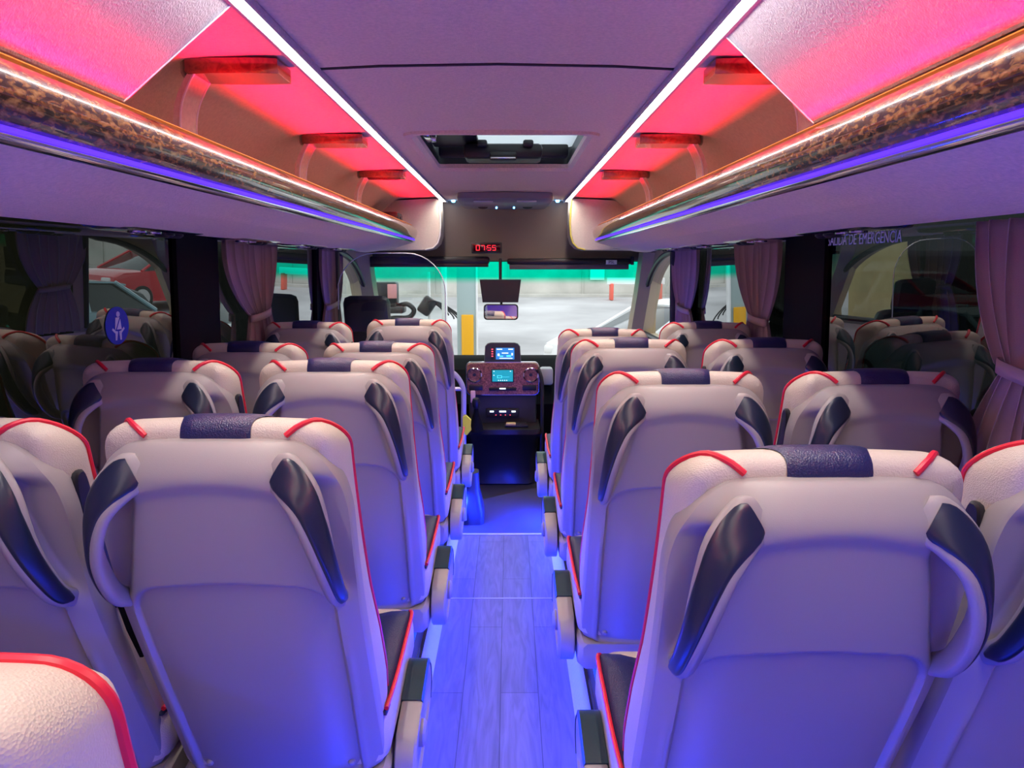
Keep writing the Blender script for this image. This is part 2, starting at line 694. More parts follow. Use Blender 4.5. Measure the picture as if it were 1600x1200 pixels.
# ceiling light strips (white)
for s in (-1, 1):
    t = empty('ceiling_light_strip', (s * .47, 0, 1.89))  # unseen dark cover over the added side walls
    b = MB()
    b.box((0, 2.3, .004), (.030, 7.0, .012), .002)
    b.build('housing', M_alu, t)
    b = MB()
    b.box((0, 2.3, -.004), (.020, 7.0, .004), .001)
    b.build('diffuser', emit('white_led', (1.0, .95, .90), 27.0), t)
    tag(t, 'long white glowing light strip along the %s edge of the centre ceiling' % ('left' if s < 0 else 'right'), 'light strip', 'white ceiling light strips')

# roof hatch
M_sky = bpy.data.materials.new('milky_skylight')
M_sky.use_nodes = True
_n = M_sky.node_tree
_n.nodes.clear()
_o = _n.nodes.new('ShaderNodeOutputMaterial')
_t = _n.nodes.new('ShaderNodeBsdfTranslucent')
_t.inputs[0].default_value = (.80, .86, .88, 1)
_g = _n.nodes.new('ShaderNodeBsdfDiffuse')
_g.inputs[0].default_value = (.6, .63, .65, 1)
_m = _n.nodes.new('ShaderNodeMixShader')
_m.inputs[0].default_value = .25
_n.links.new(_t.outputs[0], _m.inputs[1])
_n.links.new(_g.outputs[0], _m.inputs[2])
_n.links.new(_m.outputs[0], _o.inputs[0])
t = empty('roof_hatch', (0, (HY0 + HY1) / 2, 1.9))
hy = (HY1 - HY0) / 2


def rrect(hx, hy_, r, n=6):
    o = []
    for cx_, cy_, a0 in ((hx - r, hy_ - r, 0), (-hx + r, hy_ - r, PI / 2), (-hx + r, -hy_ + r, PI), (hx - r, -hy_ + r, 1.5 * PI)):
        for i in range(n + 1):
            a = a0 + PI / 2 * i / n
            o.append((cx_ + r * cos(a), cy_ + r * sin(a)))
    return o


b = MB()
rings = []
for hx_, hy__, z in ((HX + .035, hy + .03, .004), (HX + .03, hy + .028, -.012), (HX + .004, hy + .004, -.014), (HX - .01, hy - .012, .0), (HX - .012, hy - .014, .02), (HX + .03, hy + .02, .022)):
    rings.append([(x, y, z + .016 * (1 - min(1, abs(x) / HX) ** 2)) for x, y in rrect(hx_, hy__, .05)])
b.loft(rings, True, False, True)
b.build('rim', M_fabric, t)
b = MB()
b.loft([[(x, y, z) for x, y in rrect(hx_, hy__, .05)] for hx_, hy__, z in ((HX - .01, hy - .012, .005), (HX + .0, hy, .06), (HX + .01, hy + .01, .112), (HX + .03, hy + .03, .112), (HX + .02, hy + .03, .02))], True, False, True)
b.build('well', M_dark, t)
b = MB()
b.box((0, 0, .118), (2 * HX + .04, 2 * hy + .04, .012))
b.build('skylight', M_sky, t)
b = MB()
b.box((0, .30, .045), (.38, .20, .07), .02)
b.box((-.10, .19, .075), (.05, .06, .03), .01)
b.box((.12, .19, .075), (.05, .06, .03), .01)
b.box((-.235, -.05, .100), (.23, .90, .02), .008)
b.box((0, .46, .08), (.66, .08, .06), .01)
b.box((0, .22, .018), (.13, .08, .04), .01)
b.build('vent_mechanism', M_black, t)
b = MB()
b.box((0, .17, .006), (.12, .015, .006), .002)
b.build('handle', M_chrome, t)
b = MB()
b.box((-.31, -.26, .07), (.03, .16, .10), .006)
b.box((-.295, -.20, .05), (.03, .03, .06), .004)
b.build('latch', M_chrome, t)
tag(t, 'rectangular roof hatch with black vent mechanism, let into the ceiling', 'roof hatch')

# ------------------------------------------------------------------ luggage racks
def rack(s):
    t = empty('luggage_rack', (0, 0, 0))
    Y0, Y1 = YB + .02, 5.50
    ys = [Y0, 2.0, 4.6, 5.0, 5.1, 5.2, 5.28, 5.35, 5.41, 5.46, 5.49, Y1]

    def sh(y):
        u = max(0, (y - 5.1) / .4)
        return .20 * (1 - math.sqrt(max(0, 1 - u * u))) if u > 0 else 0

    def ext(prof, closed=True):
        bb = MB()
        rings = []
        for y in ys:
            k = sh(y)
            rings.append([(s * min(1.145, x + k * (1 - (x - .6) / .55 * .9)), y, z) for x, z in prof])
        return bb.loft(rings, closed, closed)
    # felt body: underside, front below wood, bin floor
    body = [(1.15, 1.515), (1.06, 1.507), (1.01, 1.499), (.96, 1.496), (.91, 1.500), (.76, 1.522), (.745, 1.526), (.735, 1.532), (.70, 1.541), (.66, 1.552), (.637, 1.560), (.640, 1.60), (.655, 1.635), (.68, 1.63), (.80, 1.60), (1.15, 1.58)]
    ext(body).build('rack_body', M_fabric, t, 25)
    wood = [(.640, 1.576), (.622, 1.579), (.608, 1.592), (.601, 1.612), (.600, 1.630), (.606, 1.648), (.616, 1.660), (.626, 1.666), (.637, 1.668), (.645, 1.660), (.645, 1.590)]
    ext(wood).build('wood_trim', M_wood, t, 60)
    ch = [(.640, 1.558), (.628, 1.558), (.621, 1.562), (.619, 1.568), (.622, 1.571), (.640, 1.573)]
    ext(ch).build('chrome_trim', M_chrome, t, 60)
    bl = [(.640, 1.572), (.621, 1.5715), (.618, 1.574), (.618, 1.577), (.622, 1.579), (.640, 1.580)]
    ext(bl).build('violet_light_strip', emit('violet_led', (.10, .03, 1.0), 1.7), t, 60)
    og = [(.646, 1.655), (.637, 1.668), (.634, 1.6735), (.638, 1.677), (.646, 1.678), (.652, 1.672), (.652, 1.655)]
    ext(og).build('edge_channel', M_orange, t, 60)
    tag(t, 'long overhead luggage rack with burl wood edge along the %s side' % ('left' if s < 0 else 'right'), 'luggage rack', 'overhead luggage racks')
    # closed panel over the rear section
    top_e, bot_e = (1.474, 1.346) if s < 0 else (1.662, 1.54)
    p = empty('overhead_panel', (0, 0, 0))
    b = MB()
    A = Vector((s * .490, 0, 1.882))
    B = Vector((s * .642, 0, 1.682))
    nrm = Vector((s * .8, 0, .6)) * .012
    v = [(A.x, YB, A.z), (A.x, top_e, A.z), (B.x, bot_e, B.z), (B.x, YB, B.z)]
    v2 = [(x + nrm.x, y, z + nrm.z) for x, y, z in v]
    b.add(v + v2, [(0, 1, 2, 3), (7, 6, 5, 4), (0, 4, 5, 1), (1, 5, 6, 2), (2, 6, 7, 3), (3, 7, 4, 0)])
    b.build('felt_panel', M_felt2, p, 0)
    b = MB()
    b.tube([v[1], v[2]], .0018, 6)
    b.build('piped_edge', M_whitep, p)
    tag(p, 'grey felt panel closing the rear of the %s overhead rack' % ('left' if s < 0 else 'right'), 'panel', 'felt panels over the racks')
    # brackets
    for k, (yy, lab) in enumerate(((1.90, 'nearest'), (2.92, 'middle'), (3.99, 'farthest'))):
        br = empty('rack_bracket', (s * .48, yy, 1.885))
        b = MB()
        pts = [(.040, -.055), (.10, -.062), (.20, -.060), (.26, -.050), (.285, -.02), (.285, .02), (.26, .05), (.2, .06), (.1, .062), (.040, .055)]
        b.loft([[(s * x, y, .0) for x, y in pts], [(s * x, y, -.024) for x, y in pts], [(s * x * .985, y * .93, -.034) for x, y in pts]])
        b.build('wood_arm', M_wood2, br, 50)
        path = [(.235, -.012), (.262, -.05), (.285, -.10), (.292, -.15), (.287, -.19), (.272, -.222), (.255, -.243)]
        path = [(v_.x, v_.y) for v_ in smooth_path([Vector((x, z, 0)) for x, z in path], 4)]
        b = MB()
        rings = []
        for i, (x, z) in enumerate(path):
            rings.append([(s * (x - .009), -.045, z), (s * (x + .009), -.045, z), (s * (x + .009), .045, z), (s * (x - .009), .045, z)])
        b.loft(rings)
        bd = b.build('curved_band', M_beige, br, 50)
        b = MB()
        for yy_ in (-.046, .046):
            b.tube([(s * (x - .009), yy_, z) for x, z in path], .003, 6)
        b.build('band_edging', M_whitep, bd)
        tag(br, '%s curved felt bracket with wooden arm over the %s luggage rack' % (lab, 'left' if s < 0 else 'right'), 'bracket', 'rack brackets')
    # front end panel
    e = empty('rack_end_panel', (s * .76, 5.62, 1.7))
    outl = []
    for x, z in [(-.275, .185), (-.282, .10), (-.285, .0), (-.280, -.08), (-.262, -.135), (-.225, -.172), (-.17, -.185), (.37, -.185), (.36, -.1), (.20, .09), (.10, .15), (.03, .170)]:
        outl.append((x, z))
    b = MB()
    b.loft([[(s * (x + (.01 if q in (0, 3) else 0)), y, z) for x, z in outl] for q, y in enumerate((-.10, -.09, .2, .22))])
    b.build('end_shell', M_creamp, e, 40)
    b = MB()
    b.tube([(s * x, -.1, z) for x, z in outl[:7]], .006, 6)
    b.build('edge_piping', M_whitep if s < 0 else mat('yellow_edge', (.75, .65, .1), .5), e)
    tag(e, 'rounded cream end panel closing the front of the %s luggage rack' % ('left' if s < 0 else 'right'), 'panel', 'cream rack end panels')
    # reading light panels under the rack
    for k, yy in enumerate((2.15, 2.95, 3.75, 4.45)):
        rl = empty('reading_light_panel', (s * 1.0, yy, 1.497))
        b = MB()
        rings = []
        for z, q in ((.006, 1.0), (.000, .97), (-.004, .8)):
            rings.append([(x * q, y * q, z) for x, y in rrect(.07, .26, .05)])
        b.loft(rings)
        b.build('housing', mat('gloss_black', (.02, .018, .03), .12, coat=.5), rl)
        for dy in (-.09, .0):
            b = MB()
            b.disc_lathe((-s * .01, dy, -.002), (0, 0, -1), [(.024, 0), (.024, .006), (.018, .008), (.014, .003)])
            ln = b.build('light_bezel', M_chrome, rl)
            b = MB()
            b.disc_lathe((-s * .01, dy, -.007), (0, 0, -1), [(.013, 0), (.013, .002)], 16)
            b.build('light_lens', emit('blue_white_lens', (.35, .45, 1.0), 2.2) if k in (1, 2) else M_whitep, ln)
        for dy in (.09, .15):
            b = MB()
            b.disc_lathe((0, dy, -.002), (0, 0, -1), [(.030, 0), (.030, .006), (.022, .012), (.010, .012), (.008, .006)])
            b.build('air_nozzle', M_black, rl)
        nm = ('nearest', 'second nearest', 'third', 'farthest')[k]
        tag(rl, '%s glossy black reading light panel under the %s rack' % (nm, 'left' if s < 0 else 'right'), 'reading light', 'reading light panels')


for s in (-1, 1):
    rack(s)

# floor light strips (blue) set along the seat rows
for s in (-1, 1):
    t = empty('floor_light_strip', (s * .285, 0, 0))
    b = MB()
    b.box((s * .022, 1.6, .085), (.012, 5.2, .17), .002)
    b.build('carrier', M_dark, t)
    b = MB()
    b.box((s * .012, 1.6, .15), (.010, 5.2, .010), .002)
    b.build('diffuser', emit('blue_led', (.01, .05, 1.0), 2.0), t)
    tag(t, 'blue glowing light strip along the %s foot of the aisle seats' % ('left' if s < 0 else 'right'), 'light strip', 'blue floor light strips')

for s in (-1, 1):
    t = empty('carpet_fill_strip', (s * .286, 4.40, -.04))  # fixture added to carry the blue carpet fill
    b = MB()
    b.box((0, 0, 0), (.006, .40, .016), .002)
    b.build('carrier', M_dark, t)
    b = MB()
    b.box((-s * .005, 0, 0), (.004, .38, .008), .001)
    b.build('diffuser', emit('blue_led', (.01, .05, 1.0), 2.0), t)
    tag(t, 'added short blue fill strip on the %s side of the step down to the carpet' % ('left' if s < 0 else 'right'), 'light strip', 'added blue carpet fill strips')

# ------------------------------------------------------------------ SEAT
Z0 = .375
CT = .849   # cushion top (along the back)


def outline_pts(n_side=26):
    """closed outline of the back cushion in (x, s) with outward normals"""
    def hw(s_):
        return interp([(0, .214), (.08, .221), (.18, .227), (.30, .225), (.42, .218), (.60, .214), (.80, .209)], s_)
    right = []
    for i in range(n_side):
        s_ = .02 + (.785 - .02) * i / (n_side - 1)
        right.append((hw(s_), s_))
    r = .06
    for i in range(1, 9):
        a = PI / 2 * i / 8
        right.append((hw(.785) - r + r * cos(a), .785 + (CT - .785) * sin(a)))
    topx = hw(.785) - r
    top = []
    for i in range(1, 20):
        x = topx - 2 * topx * i / 20
        top.append((x, CT + .004 * (1 - (x / topx) ** 2)))
    left = [(-x, s_) for x, s_ in reversed(right)]
    bot = [(-.20, .0), (-.15, -.005), (0, -.005), (.15, -.005), (.20, .0)]
    pts = right + top + left + bot
    n = len(pts)
    nr = []
    for i in range(n):
        a, c = pts[i - 1], pts[(i + 1) % n]
        tx, ts = c[0] - a[0], c[1] - a[1]
        l = math.hypot(tx, ts)
        nr.append((ts / l, -tx / l))
    return pts, nr, len(right)


OP, ON, NRIGHT = outline_pts()
DC, DH = -.058, .064


def cush(i, d, off=0):
    """point on the cushion surface: outline index (float) i, depth d"""
    i0 = int(math.floor(i))
    fr = i - i0
    a, c = i0 % len(OP), (i0 + 1) % len(OP)
    px = OP[a][0] * (1 - fr) + OP[c][0] * fr
    ps = OP[a][1] * (1 - fr) + OP[c][1] * fr
    nx = ON[a][0] * (1 - fr) + ON[c][0] * fr
    ns = ON[a][1] * (1 - fr) + ON[c][1] * fr
    q = min(1, abs((d - DC) / DH))
    k = 1 - (1 - q ** 2.4) ** (1 / 2.4)
    px -= nx * abs(nx) * .035 * k
    ps -= ns * abs(ns) * .050 * k
    ps -= .36 * max(0.0, -d) * sst(.60, .86, ps)
    return (px + nx * off, ps + ns * off, d + (off * .8 * (1 if d > DC else -1) if q > .75 else 0))


def finish_seat(root, T, kind, aisle_side):
    # --- belt guide on the inner side of window seats
    if kind == 'window':
        b = MB()
        sx = aisle_side
        rings = []
        for xo, q in ((.200, 1), (.2165, 1), (.2200, .82)):
            ring = []
            for k in range(28):
                a = 2 * PI * k / 28
                dd = -.048 + .022 * q * math.copysign(abs(cos(a)) ** .6, cos(a))
                ss_ = .58 + (.155 - .02 * (1 - q)) * math.copysign(abs(sin(a)) ** .45, sin(a))
                ring.append(T((sx * xo, ss_, dd)))
            rings.append(ring)
        b.loft(rings)
        g_ = b.build('belt_guide', M_black, root, 40)
        b = MB()
        b.tube([T((sx * .218, .56, -.046)), T((sx * .224, .46, -.042)), T((sx * .231, .38, -.03)), T((sx * .234, .30, -.03))], .006, 6)
        b.build('belt_strap', M_blackm, g_)
    # --- seat cushion
    b = MB()
    rings = []
    prof = rrect(.220, .235, .05, 5)
    for z, q in ((.372, .93), (.378, .98), (.40, 1.0), (.445, 1.0), (.470, .985), (.485, .94), (.490, .85)):
        rings.append([(x * q, .185 + y * q, z + .015 * sst(.1, .42, .185 + y * q)) for x, y in prof])
    b.loft(rings)
    b.build('seat_cushion', M_cream, root, 50)
    for sx in (-1, 1):
        b = MB()
        rings = []
        for k in range(15):
            y = -.03 + .43 * k / 14
            q = min(1, (k + .35) / 2, (14.35 - k) / 2)
            zz = .015 * sst(.1, .42, y)
            rings.append([(sx * x, y, .480 + zz + (z - .480) * q) for x, z in ((.118, .478), (.125, .494), (.160, .503), (.195, .500), (.212, .488), (.216, .470), (.18, .468))])
        b.loft(rings)
        sb_ = b.build('side_bolster', M_navy, root, 60)
        b = MB()
        b.tube([(sx * .214, -.02, .488), (sx * .217, .1, .488), (sx * .217, .25, .495), (sx * .216, .37, .502), (sx * .207, .40, .495)], .005, 8, sm=4)
        b.build('bolster_piping', M_red, sb_)
    # --- base
    b = MB()
    rings = []
    for y, zb, q in ((-.060, .300, .94), (-.050, .278, .985), (-.02, .265, 1), (.10, .262, 1), (.30, .275, 1), (.38, .31, .98), (.40, .335, .93)):
        hw_ = .218 * q
        zt = .358 + .016 * sst(0, .1, y)
        rings.append([(-hw_, y, zb + .018), (-hw_ + .018, y, zb), (hw_ - .018, y, zb), (hw_, y, zb + .018), (hw_, y, zt - .012), (hw_ - .012, y, zt), (-hw_ + .012, y, zt), (-hw_, y, zt - .012)])
    b.loft(rings)
    b.build('seat_base', M_shell, root, 40)
    # two pedestal legs to the floor
    for sx in (-1, 1):
        b = MB()
        b.box((sx * .11, .16, .145), (.05, .16, .285), .01)
        b.box((sx * .11, .16, .012), (.07, .34, .024), .006)
        b.build('leg', M_dark, root, 40)
    # --- folded armrest on the aisle side
    if kind != 'window':
        sx = aisle_side
        side = []
        A0, A1 = Vector((.06, .325)), Vector((.255, .365))
        ax = (A1 - A0)
        L_ = ax.length
        ax.normalize()
        nx_ = Vector((-ax.y, ax.x))
        n = 14
        r0, r1 = .070, .066
        for k in range(n + 1):
            a = -PI / 2 + PI * k / n
            side.append(A1 + ax * r1 * cos(a) + nx_ * r1 * sin(a))
        for k in range(n + 1):
            a = PI / 2 + PI * k / n
            side.append(A0 + ax * r0 * cos(a) + nx_ * r0 * sin(a))
        cen = (A0 + A1) / 2

        def sd_ring(x, q):
            return [(sx * x, cen.x + (p.x - cen.x) * q, cen.y + (p.y - cen.y) * q) for p in side]
        b = MB()
        b.loft([sd_ring(.223, .97), sd_ring(.226, 1), sd_ring(.264, 1), sd_ring(.270, .95), sd_ring(.271, .80), sd_ring(.265, .74)])
        ar = b.build('armrest', M_shell, root, 40)
        b = MB()
        rings = []
        for k in range(2, n + 9):
            p = side[k] if k <= n else A1 + nx_ * r1 + (A0 + nx_ * r0 - A1 - nx_ * r1) * ((k - n) / 14)
            cdir = ((p - A1).normalized() if k <= n else nx_)
            q = p + cdir * .004
            q2 = p - cdir * .006
            rings.append([(sx * .221, q2.x, q2.y), (sx * .2215, q.x, q.y), (sx * .268, q.x, q.y), (sx * .272, q2.x, q2.y)])
        b.loft(rings)
        b.build('arm_pad', M_teal, ar, 50)
        b = MB()
        b.disc_lathe((sx * .262, .10, .350), (sx, 0, 0), [(.030, 0), (.030, .014), (.022, .020), (.004, .021)])
        b.build('pivot_cap', M_shell, ar)
        b = MB()
        b.box((sx * .240, .20, .300), (.03, .24, .05), .012)
        b.build('side_cover', M_shell, root)
    return root


def make_seat(recl=0.0, aisle_side=1, kind='aisle'):
    """aisle_side: +1 the aisle is on the +x side of the seat"""

    tab = [(0.0, 0.0, 0.0)]
    for k in range(1, 181):
        sk_ = k * .005
        a_ = math.radians(recl + interp([(0, 24), (.40, 24), (.55, 19), (.70, 11), (.85, 4), (.9, 2)], sk_ - .0025))
        tab.append((tab[-1][0] - .005 * sin(a_), tab[-1][1] + .005 * cos(a_), a_))
    tab[0] = (0.0, 0.0, tab[1][2])

    def T(p):
        x, s_, d = p
        u = max(0.0, min(179.0, s_ / .005))
        k = int(u)
        fr = u - k
        y_ = tab[k][0] * (1 - fr) + tab[k + 1][0] * fr
        z_ = tab[k][1] * (1 - fr) + tab[k + 1][1] * fr
        a_ = tab[k][2] * (1 - fr) + tab[k + 1][2] * fr
        if s_ < 0:
            y_, z_ = -s_ * sin(a_), s_ * cos(a_)
        return (x * .94, y_ - d * cos(a_), Z0 - .011 + z_ - d * sin(a_))
    root = empty('coach_seat', (0, 0, 0))
    # --- cushion of the back
    b = MB()
    rings = []
    qs = [-1, -.97, -.9, -.8, -.65, -.45, -.2, .1, .4, .6, .75, .87, .95, 1]
    for q in qs:
        d = DC + DH * q
        rings.append([T(cush(i, d)) for i in range(len(OP))])
    b.loft(rings)
    cu = b.build('backrest', M_cream, root, 50)
    # --- navy insert on the headrest roll
    topi = [i for i, p in enumerate(OP) if p[1] > CT - .002 and abs(p[0]) < .13]
    mid = (topi[0] + topi[-1]) / 2
    dx = abs(OP[topi[1]][0] - OP[topi[0]][0])
    b = MB()
    rings = []
    for q in [1.0, .97, .9, .8, .65, .45, .2, -.1, -.4, -.65, -.85, -.95, -1]:
        d = DC + DH * q
        half = .060 + .024 * (1 - sst(-.4, .9, q))
        row = []
        for j in range(17):
            u = -1 + 2 * j / 16
            off = .0045 * (1 - u ** 6) + .0016
            row.append(T(cush(mid - u * half / dx, d, off)))
        rings.append(row)
    b.loft(rings, False)
    ins = b.build('headrest_insert', M_navy, root, 60)
    # --- piping
    if kind == 'rear':
        b = MB()
        pa = [cush(i, -.088, .001) for i in range(0, len(OP) - 4)]
        b.tube([T(p) for p in pa], .0055, 8)
        b.build('piping', M_red, root)
    for s in ((1, -1) if kind != 'rear' else ()):
        ix = None
        # outline indices: right side for s=1
        def idx_top(x):
            # index of top point with given x
            best = min(range(NRIGHT - 1, NRIGHT + 20), key=lambda i: abs(OP[i % len(OP)][0] - x))
            return best
        i_in = idx_top(.122)
        i_mid = NRIGHT - 9
        path = []
        n1 = 14
        for k in range(n1 + 1):
            u = k / n1
            i = i_in + (i_mid - i_in) * (u ** 1.15)
            d = .004 + (-.104 - .004) * sst(0, 1, u * .95 + .02) if u < 1 else -.104
            path.append(cush(i, d, .001))
        for i in range(i_mid - 1, 0, -1):
            path.append(cush(i, -.105, .001))
        path = [T((s * x, s_, d)) for x, s_, d in path]
        b = MB()
        b.tube(path, .0048, 8)
        b.build('piping', M_red, root)
    # --- plastic shell
    if kind == 'rear':
        return finish_seat(root, T, kind, aisle_side)
    S0, S1 = -.012, .816

    def wsh(s_):
        if s_ > .67:
            u = min(1, (s_ - .67) / (S1 - .67))
            return .120 + .100 * (max(0, 1 - u ** 2.2)) ** (1 / 2.2)
        if s_ < .03:
            u = min(1, (.03 - s_) / .042)
            return .220 - .045 * (1 - math.sqrt(max(0, 1 - u * u)))
        return .220
    svals = [S0 + (.03 - S0) * (1 - cos(PI / 2 * i / 10)) for i in range(11)]
    svals += [.03 + (.68 - .03) * i / 130 for i in range(1, 131)]
    svals += [.68 + (S1 - .68) * sin(PI / 2 * i / 36) for i in range(1, 37)]
    NA = 150

    def hgt(x, s_, e):
        d = .016 + .036 * (1 - e ** 5)
        d += .010 * (1 - (x / .22) ** 2)
        ttop = min(1, max(0, (S1 - s_) / .07))
        d *= .30 + .70 * math.sqrt(max(0, 1 - (1 - ttop) ** 2))
        tb = min(1, max(0, (s_ - S0) / .03))
        d *= .35 + .65 * math.sqrt(max(0, 1 - (1 - tb) ** 2))
        # roll at the top
        line = .755 - 1.0 * x * x
        d += .010 * sst(line - .014, line + .014, s_) * (1 - sst(.12, .19, abs(x))) * sst(0, .05, S1 - s_)
        # pocket
        sp = s_ + .70 * x * x * sst(.25, .5, s_)
        hx_, r = .184 - .006 * sst(.4, .0, s_), (.06 if s_ > .25 else .018)
        s_lo, s_hi = .016, .582
        cs_, hs_ = (s_lo + s_hi) / 2, (s_hi - s_lo) / 2
        qx, qs_ = abs(x) - hx_ + r, abs(sp - cs_) - hs_ + r
        sd = math.hypot(max(qx, 0), max(qs_, 0)) + min(max(qx, qs_), 0) - r
        d -= .0125 * (1 - sst(-.006, .002, sd))
        if s_ < .45:
            d += .0035 * math.exp(-((sd - .009) / .0055) ** 2) * (1 - sst(.35, .45, s_))
        # hand-hold scoops
        xb = interp([(.50, .205), (.555, .172), (.61, .153), (.66, .140), (.71, .128), (.76, .114), (.80, .105)], s_)
        m_ = sst(xb, xb + .026, abs(x)) * sst(.495, .56, s_) * (1 - sst(.738, .778, s_))
        d = d - m_ * max(0.0, min(.036, d - .012))
        return d
    rings = []
    for s_ in svals:
        w_ = wsh(s_)
        row = []
        for j in range(NA + 1):
            a = -1 + 2 * j / NA
            a = math.copysign(1 - (1 - abs(a)) ** 1.25, a)
            x = a * w_
            ss_ = s_ - .010 * (x / .2) ** 2 * sst(.6, .8, s_)
            row.append((x, ss_, hgt(x, s_, abs(a))))
        rings.append(row)
    b = MB()
    b.loft([[T(p) for p in r] for r in rings], False)
    # skirt
    bd = [r[0] for r in rings] + rings[-1][1:] + [r[-1] for r in reversed(rings[:-1])] + list(reversed(rings[0][1:-1]))
    sk = []
    for dd, ins_ in ((0, 0), (1, -.008), (2, -.012), (3, -.012), (4, .01)):
        sk.append([T((p[0] * (1 - ins_), p[1], (p[2], p[2] - .004, p[2] * .4, -.020, -.034)[dd])) for p in bd])
    b.loft(sk, True, False)
    sh = b.build('seat_shell', M_shell, root, 60)
    # studs
    b = MB()
    for sx in (-1, 1):
        c = T((sx * .155, .046, hgt(.155, .046, .7)))
        b.disc_lathe(c, (0, -cos(tab[6][2]), -sin(tab[6][2])), [(.0075, -.004), (.0075, .003), (.005, .0062), (.001, .007)], 14)
    b.build('screw_caps', M_shell, sh)
    # --- handles with pads
    for sx in (-1, 1):
        P = [(.110, .782, .042), (.138, .768, .060), (.163, .742, .077), (.178, .706, .086), (.188, .658, .086), (.193, .606, .074), (.195, .559, .055), (.194, .520, .022)]
        P = smooth_path([Vector(p) for p in P], 6)
        n = len(P)
        rh, rp = [], []
        for i, p in enumerate(P):
            u = i / (n - 1)
            tn = (P[min(i + 1, n - 1)] - P[max(i - 1, 0)]).normalized()
            ph = math.radians(8 + 62 * sst(0, .75, u))
            N_ = Vector((sin(ph), 0.25 * (1 - u), cos(ph)))
            N_ = (N_ - tn * N_.dot(tn)).normalized()
            B_ = tn.cross(N_)
            hw_ = interp([(0, .024), (.08, .0345), (.25, .0325), (.5, .0260), (.8, .0205), (1, .015)], u)
            tk = interp([(0, .012), (.5, .012), (1, .010)], u)
            ring = []
            for k in range(16):
                a = 2 * PI * k / 16
                ca, sa = cos(a), sin(a)
                q = p + B_ * hw_ * math.copysign(abs(ca) ** .7, ca) + N_ * tk * math.copysign(abs(sa) ** .7, sa)
                ring.append(T((sx * q.x, q.y, q.z)))
            rh.append(ring)
            if .07 <= u <= .93:
                v_ = (u - .07) / .86
                hp = interp([(0, .022), (.04, .0275), (.14, .0270), (.35, .0205), (.8, .0150), (.95, .0125), (1, .005)], v_)
                ring = []
                for k in range(14):
                    a = 2 * PI * k / 14
                    ca, sa = cos(a), sin(a)
                    q = p + N_ * (tk - .002) + B_ * hp * math.copysign(abs(ca) ** .7, ca) + N_ * .0065 * math.copysign(abs(sa) ** .8, sa)
                    ring.append(T((sx * q.x, q.y, q.z)))
                rp.append(ring)
        b = MB()
        b.loft(rh)
        h = b.build('handle', M_shell, root, 50)
        b = MB()
        b.loft(rp)
        b.build('grip_pad', M_pad, h, 50)
    return finish_seat(root, T, kind, aisle_side)


YL = [.70, 1.43, 2.18, 2.92, 3.67]
YR = [None, 1.21, 1.97, 2.74, 3.50]
protos = {}
SEATS = [
    # x, y, recline, aisle_side, kind, label
    (-.468, YL[0], 0, 1, 'rear', 'cream seat corner nearest the camera, cut off at the bottom left'),
    (-.441, YL[1], 0, 1, 'aisle', 'large coach seat left of the aisle, whole back in the left foreground'),
    (-.441, YL[2], 0, 1, 'aisle', 'coach seat left of the aisle, directly in front of the large left foreground seat'),
    (-.441, YL[3], 5, 1, 'aisle', 'coach seat left of the aisle, third full back counted from the foreground'),
    (-.441, YL[4], 0, 1, 'aisle', 'farthest coach seat left of the aisle, before the yellow tag and handrail'),
    (-.906, YL[1], 0, 1, 'window', 'window-side coach seat at the left picture edge with a black belt guide'),
    (-.906, YL[2], 0, 1, 'window', 'left window-side coach seat below the blue seatbelt sticker'),
    (-.906, YL[3], 5, 1, 'window', 'left window-side coach seat below the tied-back mauve curtain'),
    (-.906, YL[4], 2, 1, 'window', 'farthest left window-side coach seat, just behind the driver seat headrest'),
    (.450, YR[1], 0, -1, 'aisle', 'largest coach seat, whole back in the right foreground'),
    (.441, YR[2], 0, -1, 'aisle', 'coach seat right of the aisle, directly in front of the largest foreground seat'),
    (.441, YR[3], 0, -1, 'aisle', 'coach seat right of the aisle, third back counted from the foreground'),
    (.441, YR[4], 5, -1, 'aisle', 'farthest coach seat right of the aisle, before the windscreen'),
    (.906, YR[1], -2, -1, 'window', 'window-side coach seat cut off by the right picture edge'),
    (.906, YR[2], 0, -1, 'window', 'right window-side coach seat beside the large tied-back curtain'),
    (.906, YR[3], 0, -1, 'window', 'right window-side coach seat, below the middle mauve curtain'),
    (.906, YR[4], 0, -1, 'window', 'farthest right window-side coach seat, by the small front curtain'),
]
for x, y, rc, asd, kind, lab in SEATS:
    key = (rc, asd, kind)
    if key not in protos:
        protos[key] = make_seat(rc, asd, kind)
        o = protos[key]
    else:
        o = copy_tree(protos[key])
    o.location = (x, y, -.03 if kind == 'rear' else 0)
    tag(o, lab, 'seat', 'cream and navy coach seats')

